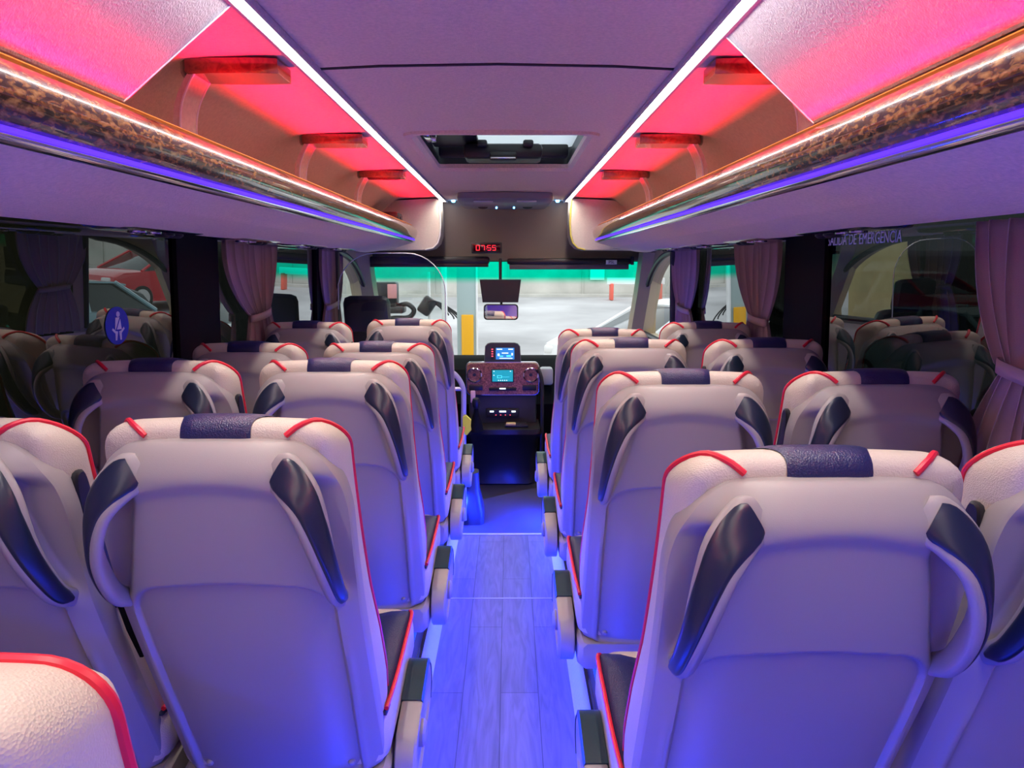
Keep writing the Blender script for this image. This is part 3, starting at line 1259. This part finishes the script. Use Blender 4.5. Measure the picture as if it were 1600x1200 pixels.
# ------------------------------------------------------------------ curtains
def curtain(s, y0, y1, ytie, wtie, ztie, ybot0, ybot1, zbot, label, npl=9, ztop=1.50, x_in=.032, flip=False):
    t = empty('window_curtain', (0, 0, 0))
    b = MB()
    rows = 46
    cols = npl * 12
    rings = []
    for r in range(rows + 1):
        z = ztop + (zbot - ztop) * r / rows
        if z > ztie:
            u = (ztop - z) / (ztop - ztie)
            k = u ** 2.2
            a, c = y0 + (ytie - wtie / 2 - y0) * k, y1 + (ytie + wtie / 2 - y1) * k
            amp = .020 * (1 - .45 * k)
        else:
            u = (ztie - z) / max(1e-6, (ztie - zbot))
            k = 1 - (1 - u) ** 2.0
            a, c = ytie - wtie / 2 + (ybot0 - ytie + wtie / 2) * k, ytie + wtie / 2 + (ybot1 - ytie - wtie / 2) * k
            amp = .020 * (.55 + .45 * k)
        row = []
        xw = wallx(z) - x_in
        for j in range(cols + 1):
            v = j / cols
            ph = v * npl * 2 * PI
            xx = xw + amp * sin(ph) + .006 * sin(ph * .37 + 2 * u)
            yy = a + (c - a) * (v + .012 * sin(ph * 2 + 1))
            row.append((s * xx, yy, z))
        rings.append(row)
    b.loft(rings, False)
    o = b.build('cloth', M_curt, t, 80)
    so = o.modifiers.new('thickness', 'SOLIDIFY')
    so.thickness = .003
    b = MB()
    prof = []
    for k in range(24):
        a = 2 * PI * k / 24
        prof.append((s * (wallx(ztie) - x_in + .030 * cos(a)), ytie + (wtie / 2 + .010) * sin(a)))
    b.loft([[(x, y, ztie + dz + .10 * (y - ytie)) for x, y in prof] for dz in (-.016, .016)], True, False)
    o = b.build('tie_band', M_curt2, t, 60)
    so = o.modifiers.new('thickness', 'SOLIDIFY')
    so.thickness = .004
    tag(t, label, 'curtain', 'mauve window curtains')


curtain(-1, 3.07, 3.69, 3.47, .24, 1.175, 3.32, 3.70, .82, 'mauve curtain tied back at the left window, beside the dark pillar', 8)
curtain(-1, 4.64, 5.14, 4.90, .34, 1.15, 4.66, 5.10, .82, 'narrow mauve curtain at the left front, behind the driver area', 7)
curtain(1, 3.07, 3.60, 3.29, .20, 1.165, 3.12, 3.46, .82, 'mauve curtain tied back at the middle of the right windows', 8)
curtain(1, 4.40, 5.00, 4.70, .26, 1.13, 4.46, 4.92, .82, 'small mauve curtain at the right front, next to the door window', 7)
curtain(1, 1.18, 1.735, 1.49, .25, 1.17, 1.20, 1.80, .70, 'large mauve curtain tied back at the right picture edge', 9, x_in=.05)

# ------------------------------------------------------------------ front bulkhead etc.
b = MB()
rings = []
for y, z in ((5.86, 1.93), (5.88, 1.80), (5.93, 1.62), (5.97, 1.50), (5.97, 1.44), (6.04, 1.43), (6.04, 1.95)):
    rings.append([(-1.2, y, z), (1.2, y, z)])
b.loft(rings, False)
struct(b.build('wall_front', M_bulk, smooth=60))
# windscreen
b = MB()
rows = []
for i in range(13):
    v = i / 12
    z = 1.47 + (.42 - 1.47) * v
    y = 5.99 + .62 * v
    rows.append([(-1.15 + 2.30 * j / 24, y + .05 * (1 - ((j - 12) / 12) ** 2), z) for j in range(25)])
b.loft(rows, False)
struct(b.build('window_7', G_wind, smooth=80))
b = MB()
b.box((0, 6.47, .31), (2.3, .35, .50), .05)
struct(b.build('trim_15', M_blackm))
# front lower wall below the screen
b = MB()
b.box((0, 6.68, .1), (2.5, .06, .75))
struct(b.build('wall_front_lower', M_blackm, smooth=0))

# roller blinds
t = empty('windscreen_blind', (.50, 5.88, 1.42))
b = MB()
b.box((0, 0, .012), (.98, .06, .050), .02)
b.build('roller_housing', M_black, t)
b = MB()
b.box((0, -.005, -.030), (.94, .02, .040), .004)
b.build('blind_bar', mat('grey_blind', (.09, .09, .11), .5), t)
b = MB()
b.box((.495, -.02, .018), (.022, .05, .066), .006)
b.build('end_bracket', M_black, t)
b = MB()
b.box((.33, -.034, .006), (.085, .003, .034), .001)
lb = b.build('white_label', M_whitep, t)
text_obj('label_print', 'PSL', .032, (.33, -.0365, .006), (PI / 2, 0, 0), M_seam, lb)
tag(t, 'dark roller blind across the right half of the windscreen top', 'blind')
t = empty('windscreen_blind', (-.60, 5.88, 1.43))
b = MB()
b.box((0, 0, .012), (.95, .06, .060), .02)
b.build('roller_housing', M_black, t)
b = MB()
b.box((.0, -.01, -.026), (.93, .02, .03), .004)
b.build('blind_bar', M_black, t)
tag(t, 'black roller blind across the left half of the windscreen top', 'blind')

# clock
t = empty('digital_clock', (-.145, 5.78, 1.535))
b = MB()
b.box((0, .03, 0), (.235, .10, .085), .006)
b.build('case', M_black, t)
b = MB()
b.box((0, -.0215, 0), (.205, .003, .058), .001)
b.build('display', mat('clock_window', (.03, .0, .0), .1), t)


def seg_digits(txt, h, m, parent, y):
    segs = {'0': 'abcdef', '7': 'abc', '5': 'afgcd', ':': ''}
    x = -2 * h * 1.05 - .004
    b = MB()
    for ch in txt:
        if ch == ':':
            for dz in (-.2, .2):
                b.box((x + h * .08, y, dz * h), (h * .13, .003, h * .13))
            x += h * .30
            continue
        w_ = h * .68
        cx_ = x + w_ / 2
        tck = h * .12
        G = {'a': (cx_, h / 2, w_, tck), 'd': (cx_, -h / 2, w_, tck), 'g': (cx_, 0, w_, tck),
             'f': (x, h / 4, tck, h / 2), 'e': (x, -h / 4, tck, h / 2), 'b': (x + w_, h / 4, tck, h / 2), 'c': (x + w_, -h / 4, tck, h / 2)}
        for q in segs[ch]:
            gx, gz, gw, gh = G[q]
            b.box((gx, y, gz), (gw, .003, gh))
        x += h * 1.05
    return b.build('digits', m, parent, 0)


seg_digits('07:55', .036, emit('red_digits', (1, .02, .04), 2), t, -.025)
tag(t, 'black digital clock showing 07:55 in red above the windscreen', 'clock')

# front ceiling console
t = empty('ceiling_console', (-.0, 5.42, 1.87))
b = MB()
rings = []
for z, hx_, hy__, dy in ((.03, .33, .20, 0), (-.01, .335, .205, 0), (-.03, .33, .19, .02), (-.055, .29, .14, .06)):
    rings.append([(x, y + dy, z) for x, y in rrect(hx_, hy__, .05)])
b.loft(rings)
b.build('console_body', mat('console_grey', (.30, .30, .36), .3, coat=.3), t, 40)
for sx in (-1, 1):
    b = MB()
    b.box((sx * .15, -.16, -.030), (.14, .05, .012), .005)
    b.build('lamp_lens', mat('clear_lens', (.75, .77, .85), .15), t)
    b = MB()
    b.disc_lathe((sx * .16, .0, -.045), (0, -.3, -1), [(.035, 0), (.035, .012), (.02, .014)])
    b.build('speaker_grille', M_dark, t)
    b = MB()
    b.disc_lathe((sx * .063, .0, -.052), (0, -.6, -1), [(.006, 0), (.006, .014), (.003, .016)], 12)
    b.build('indicator_light', emit('blue_dot', (.1, .45, 1), 14), t)
tag(t, 'grey lamp console with small blue lights at the front of the ceiling', 'lamp console')
for sx in (-1, 1):
    b = MB()
    b.disc_lathe((sx * .40, 5.80, 1.893), (0, -.3, -1), [(.016, 0), (.014, .01), (.006, .014)], 14)
    o = b.build('spot_light', emit('blue_dot', (.1, .45, 1), 14))
    tag(o, 'tiny blue spot light in the ceiling %s of the lamp console' % ('left' if sx < 0 else 'right'), 'spot light', 'blue ceiling spots')

# black device in the left rack
t = empty('camera_box', (-.84, 5.20, 1.645))
b = MB()
b.box((0, 0, .055), (.24, .22, .12), .02)
b.build('case', M_black, t)
b = MB()
b.box((.125, 0, .06), (.006, .10, .05), .002)
b.build('lens_window', M_carglass, t)
tag(t, 'small black box lying in the front end of the left luggage rack', 'box')

# monitor + interior mirror hanging from the header
t = empty('ceiling_monitor', (-.08, 5.70, 1.30))
b = MB()
b.cyl((0, .06, .155), (0, .06, -.03), .012, 12)
b.cyl((0, .055, .15), (0, .20, .155), .012, 12)
b.build('hanger', M_black, t)
b = MB()
b.loft([[(-.155, .03, .085), (.155, .03, .085), (.135, .03, -.085), (-.135, .03, -.085)], [(-.160, .0, .090), (.160, .0, .090), (.138, .0, -.088), (-.138, .0, -.088)], [(-.160, -.015, .088), (.160, -.015, .088), (.138, -.015, -.086), (-.138, -.015, -.086)]])
for v in range(len(b.v)):
    b.v[v] = (b.v[v][0], b.v[v][1] + .05, b.v[v][2] - .09)
b.build('screen_case', M_black, t)
t.location = (-.04, 5.70, 1.295)
tag(t, 'black monitor hanging before the windscreen above the inner mirror', 'monitor')
t = empty('rear_view_mirror', (-.035, 5.72, 1.045))
b = MB()
b.cyl((0, .03, .03), (0, .035, .087), .010, 12)
b.build('mount', M_black, t)
b = MB()
b.loft([[(x, .012, z) for x, z in rrect(.130, .058, .025)], [(x, -.012, z) for x, z in rrect(.134, .061, .027)], [(x, -.016, z) for x, z in rrect(.130, .057, .025)]])
b.build('mirror_case', M_black, t)
b = MB()
b.loft([[(x, -.0165, z) for x, z in rrect(.124, .052, .022)], [(x, -.018, z) for x, z in rrect(.124, .052, .022)]])
b.build('mirror_glass', M_mirror, t)
t.rotation_euler = (math.radians(-3), 0, math.radians(-3))
tag(t, 'interior rear-view mirror hanging below the black monitor', 'mirror')

# ------------------------------------------------------------------ dashboard
t = empty('dashboard', (0, 5.55, -.26))
b = MB()
prof = [(-.05, .62), (.02, .70), (.12, .86), (.30, .92), (.75, .90), (.90, .85), (1.05, .6), (1.05, .06), (.20, .06), (.10, .35)]
b.loft([[(x, y, z) for y, z in prof] for x in (-1.12, 1.12)])
b.build('dash_body', mat('slate_plastic', (.008, .010, .012), .95, spec=.03), t, 30)
b = MB()
b.box((0.31, .0, .83), (.10, .12, .13), .02)
b.build('side_shelf', mat('pale_slate', (.30, .34, .38), .5), t)
tag(t, 'dark dashboard running the full width below the windscreen', 'dashboard')

t = empty('centre_console', (-.02, 5.22, -.34))
b = MB()
rings = []
for z, hx_, y0_, y1_ in ((.14, .24, .06, .27), (.25, .245, .10, .27), (.48, .26, .0, .27), (.55, .275, -.10, .27), (.585, .27, -.10, .27), (.59, .25, .06, .27)):
    rings.append([(-hx_, y0_ + .05, z), (-hx_ + .05, y0_, z), (hx_ - .05, y0_, z), (hx_, y0_ + .05, z), (hx_, y1_, z), (-hx_, y1_, z)])
b.loft(rings)
b.build('console_base', M_black, t, 50)
b = MB()
b.box((0, .19, .74), (.50, .16, .38), .03)
b.build('console_stack', M_dark, t)
b = MB()
rings = []
for y, q in ((.14, .97), (.085, 1), (.075, .97)):
    rings.append([(x * q, y, .925 + z * q) for x, z in rrect(.262, .118, .035)])
b.loft(rings)
fc = b.build('wood_fascia', ramp_mat('walnut_burl', [(.35, (.10, .03, .018)), (.5, (.24, .08, .045)), (.68, (.42, .17, .09))], 70, .35, .3, 9, 1.5), t, 50)
b = MB()
b.loft([[(x * 1.02, .12, .925 + z * 1.04) for x, z in rrect(.262, .118, .035)], [(x * 1.02, .095, .925 + z * 1.04) for x, z in rrect(.262, .118, .035)]])
b.build('fascia_edge', M_chrome, fc)
for sx in (-1, 1):
    b = MB()
    b.disc_lathe((sx * .205, .082, .955), (0, -1, 0), [(.056, 0), (.056, .014), (.048, .018), (.044, .008), (.040, -.01)])
    vt = b.build('air_vent', M_chrome, fc)
    b = MB()
    b.disc_lathe((sx * .205, .09, .955), (0, -1, 0), [(.045, 0), (.045, .008), (.015, .010), (.012, .016), (.002, .016)])
    b.build('vent_core', M_black, vt)
b = MB()
b.box((0.0, .072, .950), (.165, .010, .098), .004)
rd = b.build('radio', M_black, fc)
scr = emit('cyan_screen', (.01, .35, .5), 1.0)


def screen(parent, name, x0, y, z0, w_, h_, base, items):
    b = MB()
    b.box((x0, y, z0), (w_, .002, h_))
    o = b.build(name, base, parent, 0)
    for (ix, iz, iw, ih, m_) in items:
        bb = MB()
        bb.box((x0 + ix * w_, y - .0015, z0 + iz * h_), (iw * w_, .001, ih * h_))
        bb.build('screen_icon', m_, o, 0)
    return o


e_w = emit('screen_white', (.8, .95, 1), 1.6)
e_c = emit('screen_cyan', (.1, .8, 1), 1.2)
e_r = emit('screen_red', (1, .1, .15), 1.4)
e_b = emit('screen_blue', (.03, .25, .75), 1.0)
screen(rd, 'screen', 0, .0655, .950, .150, .084, scr,
       [(-.15, .02, .22, .04, e_c), (-.15, -.18, .22, .04, e_c), (-.25, -.08, .03, .22, e_c), (-.05, -.08, .03, .22, e_c), (.15, -.10, .36, .03, e_c)] + [(-.2 + .1 * k, -.40, .04, .07, e_w) for k in range(5)] + [(-.42, .4, .05, .06, e_w), (.38, .4, .05, .06, e_w), (-.42, .05, .05, .06, e_w)])
b = MB()
b.box((0, .070, .853), (.20, .012, .022), .004)
sl = b.build('switch_row', M_black, fc)
b = MB()
b.box((0, .0635, .856), (.045, .002, .010))
b.build('switch_light', e_w, sl, 0)
for sx in (-1, 1):
    b = MB()
    b.box((sx * .195, .072, .862), (.10, .01, .040), .008)
    b.build('slot', M_black, fc)
# upper screen pod
b = MB()
pod = [(-.135, 0), (-.128, .115), (-.112, .135), (-.09, .142), (.09, .142), (.112, .135), (.128, .115), (.135, 0)]
b.loft([[(x * q - .0, y, 1.045 + z * q) for x, z in pod] for y, q in ((.26, .9), (.12, 1), (.11, .97))])
pd = b.build('screen_pod', M_dark, t, 40)
screen(pd, 'screen', .018, .108, 1.107, .135, .085, e_b,
       [(-.3, .38, .3, .08, e_w), (.3, .38, .25, .08, e_w), (0, .05, .35, .08, e_w), (-.35, -.1, .1, .2, e_w), (.38, -.05, .08, .2, e_w), (.05, -.4, .7, .06, e_w), (-.2, -.22, .2, .1, e_c), (.2, -.2, .25, .15, e_c)])
screen(pd, 'button_column', -.075, .108, 1.107, .022, .085, M_black, [(0, .38 - .2 * k, .6, .1, e_r) for k in range(4)])
# lower radio row, shelf with ticket tray
b = MB()
b.box((.0, .10, .67), (.24, .03, .06), .006)
lr = b.build('climate_panel', M_black, t)
b = MB()
for k, (xx, ww) in enumerate(((-.08, .03), (0, .05), (.08, .03))):
    b.box((xx, .084, .682), (ww, .002, .012))
b.build('display', e_w, lr, 0)
b = MB()
for k in range(4):
    b.box((-.05 + .035 * k, .084, .656), (.008, .002, .006))
b.build('button_lights', e_r, lr, 0)
b = MB()
b.box((.10, -.0, .598), (.17, .08, .018), .004)
b.box((.10, .0, .610), (.15, .06, .01), .003)
b.build('tray', M_black, t)
b = MB()
b.box((.06, -.02, .612), (.07, .05, .014), .003)
b.build('ticket_stack', mat('straw_card', (.55, .42, .2), .6), t)
b = MB()
b.tube([(.26, .05, 1.0), (.285, .02, .9), (.285, .0, .6), (.28, .03, .2)], .014, 8, sm=4)
b.build('phone_cord', M_black, t)
tag(t, 'dark centre console with wooden fascia, round vents and two lit screens', 'centre console')
t = empty('gear_lever', (-.205, 5.10, .255))
b = MB()
b.tube([(0, .02, -.01), (0, .01, .05), (.0, -.0, .12), (0, -.01, .16)], [.05, .04, .018, .014], 14)
b.build('gaiter', M_blackm, t)
b = MB()
b.disc_lathe((0, -.01, .15), (0, -.1, 1), [(.014, 0), (.026, .02), (.030, .05), (.022, .075), (.005, .082)])
b.build('knob', M_black, t)
tag(t, 'black gear lever at the left side of the centre console', 'gear lever')
b = MB()
b.box((0, 0, 0), (.035, .012, .09), .006)
o = b.build('tag_card', mat('pink_card', (.75, .45, .45), .5))
o.location = (-.235, 5.265, .46)
tag(o, 'small pink and white tag hanging below the left air vent', 'tag')

# driver seat
t = empty('driver_chair', (-.86, 4.95, -.21))
b = MB()
b.box((0, .25, .48), (.44, .50, .14), .05)
b.build('seat_cushion', M_black, t)
b = MB()
R = Matrix.Rotation(math.radians(12), 3, 'X')
b.box((0, -.06, .86), (.43, .13, .72), .06, R)
b.build('backrest', M_black, t)
b = MB()
b.box((-.03, -.17, 1.30), (.30, .10, .24), .045, R)
b.build('headrest', mat('black_leather', (.014, .018, .02), .4), t)
b = MB()
for sx in (-.1, .04):
    b.cyl((sx, -.13, 1.1), (sx, -.155, 1.22), .008)
b.build('headrest_posts', M_chrome, t)
b = MB()
b.box((0, .2, .2), (.42, .42, .42), .03)
b.build('pedestal', M_blackm, t)
tag(t, 'black driver seat with headrest, behind the clear screen at front left', 'seat')
# steering wheel
t = empty('steering_wheel', (-.62, 5.28, .58))
b = MB()
Rm = Matrix.Rotation(math.radians(62), 3, 'X')
b.tube([Rm @ Vector((.20 * cos(2 * PI * k / 32), .20 * sin(2 * PI * k / 32), 0)) for k in range(32)], .014, 10, True)
b.build('rim', M_black, t)
b = MB()
for a in (0, PI, 1.5 * PI):
    b.cyl(Rm @ Vector((0, 0, 0)), Rm @ Vector((.20 * cos(a), .20 * sin(a), 0)), .014, 8)
b.disc_lathe((0, 0, 0), Rm @ Vector((0, 0, 1)), [(.06, -.02), (.06, .01), (.04, .02)])
b.cyl((0, 0, 0), (0, .25, -.12), .03, 12)
b.build('hub', M_dark, t)
tag(t, 'black steering wheel in front of the driver seat', 'steering wheel')

# clear screen behind the driver
t = empty('driver_screen', (-.65, 4.28, 0))
outl = [(-.31, .70), (-.31, 1.15)]
for k in range(1, 9):
    a = PI - PI / 2 * k / 8
    outl.append((-.31 + .22 + .22 * cos(a), 1.25 + .22 * sin(a)))
for k in range(0, 9):
    a = PI / 2 - PI / 2 * k / 8
    outl.append((.31 - .22 + .22 * cos(a), 1.25 + .22 * sin(a)))
outl += [(.31, .70)]
b = MB()
b.loft([[(x, y, z) for x, z in outl] for y in (-.002, .002)])
b.build('clear_sheet', G_plexi, t, 0)
b = MB()
b.tube([(x, 0, z) for x, z in outl[1:-1]] + [(.31, 0, .9)], .003, 6)
b.build('edge', mat('pale_edge', (.6, .66, .66), .3), t)
b = MB()
b.box((0, .01, .36), (.66, .04, .72), .01)
b.build('lower_panel', M_dark, t)
tag(t, 'clear round-topped plastic screen behind the driver seat', 'screen')
# handrail + yellow tag
t = empty('handrail', (-.27, 4.35, -.15))
b = MB()
b.tube([(-.10, .02, .93), (-.05, 0, .925), (-.01, 0, .89), (.02, 0, .83), (.025, 0, .75), (.022, 0, .55), (.02, 0, .0)], .016, 12, sm=5)
b.tube([(.02, 0, .82), (-.12, .0, .82)], .012, 10)
b.build('rail', mat('lavender_metal', (.42, .40, .55), .3, metal=.3), t)
tag(t, 'bent lavender-grey handrail beside the aisle at the front left', 'handrail')
b = MB()
pts = [(-.025, -.055), (-.025, .05), (-.005, .06), (.010, .045), (.025, .03), (.022, -.01), (.025, -.03), (.0, -.06)]
b.loft([[(x, y, z) for x, z in pts] for y in (-.015, .015)])
o = b.build('safety_tag', M_yellow2, smooth=0)
o.location = (-.225, 4.33, .455)
tag(o, 'bright yellow tag fixed to the handrail beside the aisle', 'tag')
# dark box foot at the left of the carpet
b = MB()
rings = []
for z, hx_, hy__ in ((-.19, .075, .13), (-.12, .07, .12), (.0, .045, .08), (.12, .04, .06)):
    rings.append([(x, y, z) for x, y in rrect(hx_, hy__, .035)])
b.loft(rings)
o = b.build('floor_pedestal', M_dark)
o.location = (-.205, 4.50, 0)
tag(o, 'dark plastic pedestal on the carpet at the foot of the handrail', 'pedestal')

# stickers on windows
def on_glass(s, y, z, inset=.0):
    return (s * (wallx(z) + .015 - .0015 - inset + .10 * (2.68 - y) / 1.06), y, z)


t = empty('seatbelt_sticker', on_glass(-1, 2.338, 1.212))
t.rotation_euler = (0, math.radians(1.6), -math.atan(.0943))
b = MB()
b.disc_lathe((0, 0, 0), (1, 0, 0), [(.060, 0), (.060, .001)], 40)
b.build('blue_disc', M_stick_blue, t, 0)
b = MB()
# white seated figure with belt, seen facing: +y is right in view
k = .0018
b.disc_lathe((k, .004, .036), (1, 0, 0), [(.009, 0), (.009, .001)], 16)
for poly in ([(-.010, .026), (.013, .026), (.019, -.012), (-.014, -.012)], [(-.014, -.014), (-.026, -.006), (-.030, -.012), (-.014, -.024)], [(.019, -.014), (.031, -.006), (.034, -.012), (.018, -.024)],
             [(-.013, -.016), (-.001, -.018), (-.007, -.046), (-.014, -.046)], [(.006, -.018), (.018, -.016), (.017, -.046), (.010, -.046)]):
    b.loft([[(k, y, z) for y, z in poly], [(k + .001, y, z) for y, z in poly]])
b.build('figure', M_sticker, t, 0)
b = MB()
b.loft([[(k + xx, y, z) for y, z in ((-.012, -.012), (-.008, -.012), (.016, .028), (.012, .028))] for xx in (.0012, .002)])
b.build('belt_line', M_stick_blue, t, 0)
tag(t, 'blue round seatbelt sticker on the left window glass', 'sticker')
t = empty('exit_sign', on_glass(1, 2.46, 1.486, .0005))
t.rotation_euler = (0, 0, math.atan(.0943))
for wd, dy in (('SALIDA', .160), ('DE', .064), ('EMERGENCIA', -.085)):
    text_obj('word', wd, .052, (0, dy * 1.03, 0), (PI / 2, 0, -PI / 2), M_sticker, t, sx=.74)
tag(t, 'white SALIDA DE EMERGENCIA lettering at the top of the right window', 'lettering')

# ------------------------------------------------------------------ outside
b = MB()
gz = lambda y: -.75 if y < 8 else -.75 + (y - 8) * .062
ys = [-12, 2, 8, 12, 18, 26, 40]
b.loft([[(x, y, gz(y)) for x in (-60, 60)] for y in ys], False)
struct(b.build('ground_outside', M_pave, smooth=0))
b = MB()
b.box((0, 26.3, gz(26) + .68), (90, .5, 1.36))
for k in range(-16, 17):
    b.box((k * 2.6, 26.03, gz(26) + .68), (.04, .06, 1.36))
b.box((0, 25.7, gz(26) - .02), (90, .6, .16))
struct(b.build('wall_yard', M_conc, smooth=0))
b = MB()
b.box((0, 26.2, gz(26) + 1.45), (90, .3, .18))
struct(b.build('trim_16', M_white, smooth=0))
# unseen dark walls added beside the coach to keep its side glass dark
for s in (-1, 1):
    b = MB()
    b.box((s * 3.2, -1.2, 1.0), (.2, 9.6, 5.0))
    struct(b.build('wall_unseen_dark_left' if s < 0 else 'wall_unseen_dark_right', M_unseen_dark, smooth=0))
b = MB()
b.box((0, -1.8, 3.4), (6.6, 8.4, .1))
struct(b.build('ceiling_unseen_dark', M_unseen_dark, smooth=0))
b = MB()
b.box((-6.0, 9.0, 1.2), (.3, 7.0, 4.0))
struct(b.build('wall_yard_left', M_olive, smooth=0))


def car(name, loc, rz, paint, label, L=4.1, W=1.72, H=1.42):
    t = empty(name, loc, rz)
    # side profile (y along length), lofted over width
    lower = [(-L / 2, .35), (-L / 2 - .02, .55), (-L / 2 + .03, .78), (-L / 2 + .25, .88), (-L * .20, .95), (L * .36, .93), (L / 2 - .06, .86), (L / 2, .6), (L / 2 - .02, .3), (L / 2 - .2, .22), (-L / 2 + .15, .22)]
    b = MB()
    rings = []
    for x, q, dz in ((-W / 2, .97, .0), (-W / 2 + .03, .99, .0), (-W / 2 + .12, 1, .015), (0, 1.02, .03), (W / 2 - .12, 1, .015), (W / 2 - .03, .99, .0), (W / 2, .97, .0)):
        rings.append([(x, y * q, z + (dz if z > .7 else 0)) for y, z in lower])
    b.loft(rings)
    body = b.build('body', paint, t, 40)
    b = MB()
    cab = [(-L * .30, .93), (-L * .10, H - .05), (0, H), (L * .24, H - .02), (L * .38, H * .86), (L * .42, .93)]
    rings = []
    for xk in (-1, -.93, 0, .93, 1):
        rings.append([(xk * (W / 2 - .08 - .16 * max(0, (z - .93)) / (H - .93)), y, z - (.03 if abs(xk) == 1 and z > 1.2 else 0)) for y, z in cab])
    b.loft(rings)
    b.build('glasshouse', M_carglass, t, 30)
    b = MB()
    rf = [(-L * .11, H - .045), (0, H + .012), (L * .24, H - .008), (L * .30, H - .05)]
    b.loft([[(xk * (W / 2 - .20), y, z) for y, z in rf] + [(xk * (W / 2 - .20), y, z - .03) for y, z in reversed(rf)] for xk in (-1, 0, 1)])
    for xk in (-1, 1):
        for (ya, za), (yb, zb) in (((-L * .30, .93), (-L * .10, H - .03)), ((L * .10, .93), (L * .10, H - .01)), ((L * .42, .93), (L * .25, H - .02))):
            b.tube([(xk * (W / 2 - .07), ya, za), (xk * (W / 2 - .21), yb, zb)], .035, 6)
    b.build('roof', paint, t, 40)
    for xk in (-1, 1):
        for yk in (-L * .31, L * .31):
            b = MB()
            b.disc_lathe((xk * (W / 2 - .20), yk, .31), (xk, 0, 0), [(.31, 0), (.31, .18), (.27, .21), (.20, .20)])
            wh = b.build('wheel', M_rubber, t)
            b = MB()
            b.disc_lathe((xk * (W / 2 - .20), yk, .31), (xk, 0, 0), [(.20, .17), (.20, .205), (.06, .21)])
            b.build('hubcap', M_alu, wh)
    for xk in (-1, 1):
        b = MB()
        b.box((xk * W * .36, -L / 2 + .06, .70), (.30, .16, .14), .04)
        b.build('headlamp', M_whitep, t)
        b = MB()
        b.box((xk * W * .40, L / 2 - .05, .74), (.22, .12, .16), .03)
        b.build('tail_lamp', mat('tail_red', (.5, .01, .01), .3), t)
    b = MB()
    b.box((0, -L / 2 - .005, .42), (W * .9, .10, .16), .03)
    b.build('front_bumper', M_dark, t)
    b = MB()
    b.box((0, -L / 2 - .062, .50), (.50, .01, .11))
    b.box((0, L / 2 + .01, .60), (.50, .01, .11))
    b.build('number_plate', M_whitep, t, 0)
    tag(t, label, 'car')
    return t


car('parked_car', (2.75, 11.2, gz(11.2)), math.radians(-68), M_white, 'white car parked outside, seen low through the windscreen')
car('parked_car', (9.5, 17.5, gz(17.5)), math.radians(15), M_redcar, 'red car parked outside to the right of the coach')
car('parked_car', (6.6, 10.2, gz(10.2)), math.radians(10), M_tealcar, 'pale blue car parked outside beside the right front door')

# barrier bench
t = empty('road_barrier', (4.2, 24.5, gz(24.5)))
b = MB()
b.box((0, 0, .62), (1.9, .12, .22), .02)
b.build('board', M_whitep, t)
b = MB()
for x in (-.8, .8):
    b.box((x, 0, .27), (.10, .4, .54), .02)
b.build('feet', mat('barrier_red', (.7, .12, .08), .5), t)
tag(t, 'white and red road barrier standing by the yard wall', 'barrier')
b = MB()
b.box((0, 0, 0), (.5, .02, .62))
o = b.build('wall_notice', M_whitep, smooth=0)
o.location = (4.0 - .9, 25.98, gz(26) + .85)
tag(o, 'blank white notice fixed to the yard wall', 'notice')

# post with yellow block
t = empty('gate_post', (-.50, 9.2, gz(9.2)))
b = MB()
b.box((0, 0, 1.3), (.24, .12, 2.6), .01)
b.build('post', M_tealp, t)
b = MB()
b.box((.01, -.07, .85), (.15, .04, 1.25), .01)
b.build('yellow_panel', M_yellow, t)
b = MB()
b.box((.125, -.0, 1.3), (.02, .14, 2.6), .004)
b.build('edge_strip', M_white, t)
tag(t, 'grey-green gate post with a tall yellow panel outside the windscreen', 'post')
t = empty('white_pole', (-.76, 9.0, gz(9)))
b = MB()
b.cyl((0, 0, 0), (0, 0, 2.7), .035, 14)
b.build('tube', M_white, t)
b = MB()
b.disc_lathe((0, 0, 0), (0, 0, 1), [(.09, 0), (.09, .03), (.04, .04)])
b.build('foot', M_white, t)
tag(t, 'slim white pole standing just left of the gate post', 'pole')

# washing equipment and hoses
t = empty('pressure_washer', (-1.72, 10.5, gz(10.5)))
b = MB()
b.box((0, 0, 1.60), (.34, .24, .34), .03)
b.box((.08, 0, 1.38), (.38, .28, .10), .03)
b.build('machine_case', M_black, t)
b = MB()
b.box((.11, -.13, 1.64), (.13, .02, .20), .01)
b.build('control_plate', mat('pink_plate', (.7, .3, .3), .5), t)
b = MB()
b.tube([(.15, 0, 1.42), (.30, -.05, 1.46), (.40, -.05, 1.37), (.32, -.05, 1.27), (.1, -.05, 1.26), (-.1, -.05, 1.22)], .035, 8, sm=5)
b.build('hose', M_black, t)
b = MB()
b.cyl((-.08, 0, 0), (-.08, 0, 1.45), .07, 12)
b.build('stand', M_tealp, t)
tag(t, 'black washing machine unit with thick hose outside the windscreen, at left', 'washer')
t = empty('hose_reel', (-.90, 10.6, gz(10.6)))
b = MB()
b.cyl((-.22, 0, 0), (-.22, 0, 1.90), .022, 10)
b.build('post', M_whitep, t)
b = MB()
b.box((-.25, -.03, 1.42), (.20, .14, .26), .04, Matrix.Rotation(.6, 3, 'Y'))
b.build('holder', M_black, t)
for k in range(6):
    b = MB()
    r_ = .14 + .055 * k
    pts = [Vector((-.22 + r_ * 1.3 * (1 - cos(a)) * .55, -.02 * k, 1.46 + r_ * .30 * sin(a) - r_ * 1.3 * (1 - cos(a)) * .35)) for a in [PI * q / 12 for q in range(13)]]
    b.tube(pts, .010, 6)
    b.build('hose_loop', M_black, t)
tag(t, 'black hose loops hanging from a reel post in the yard', 'hose reel')
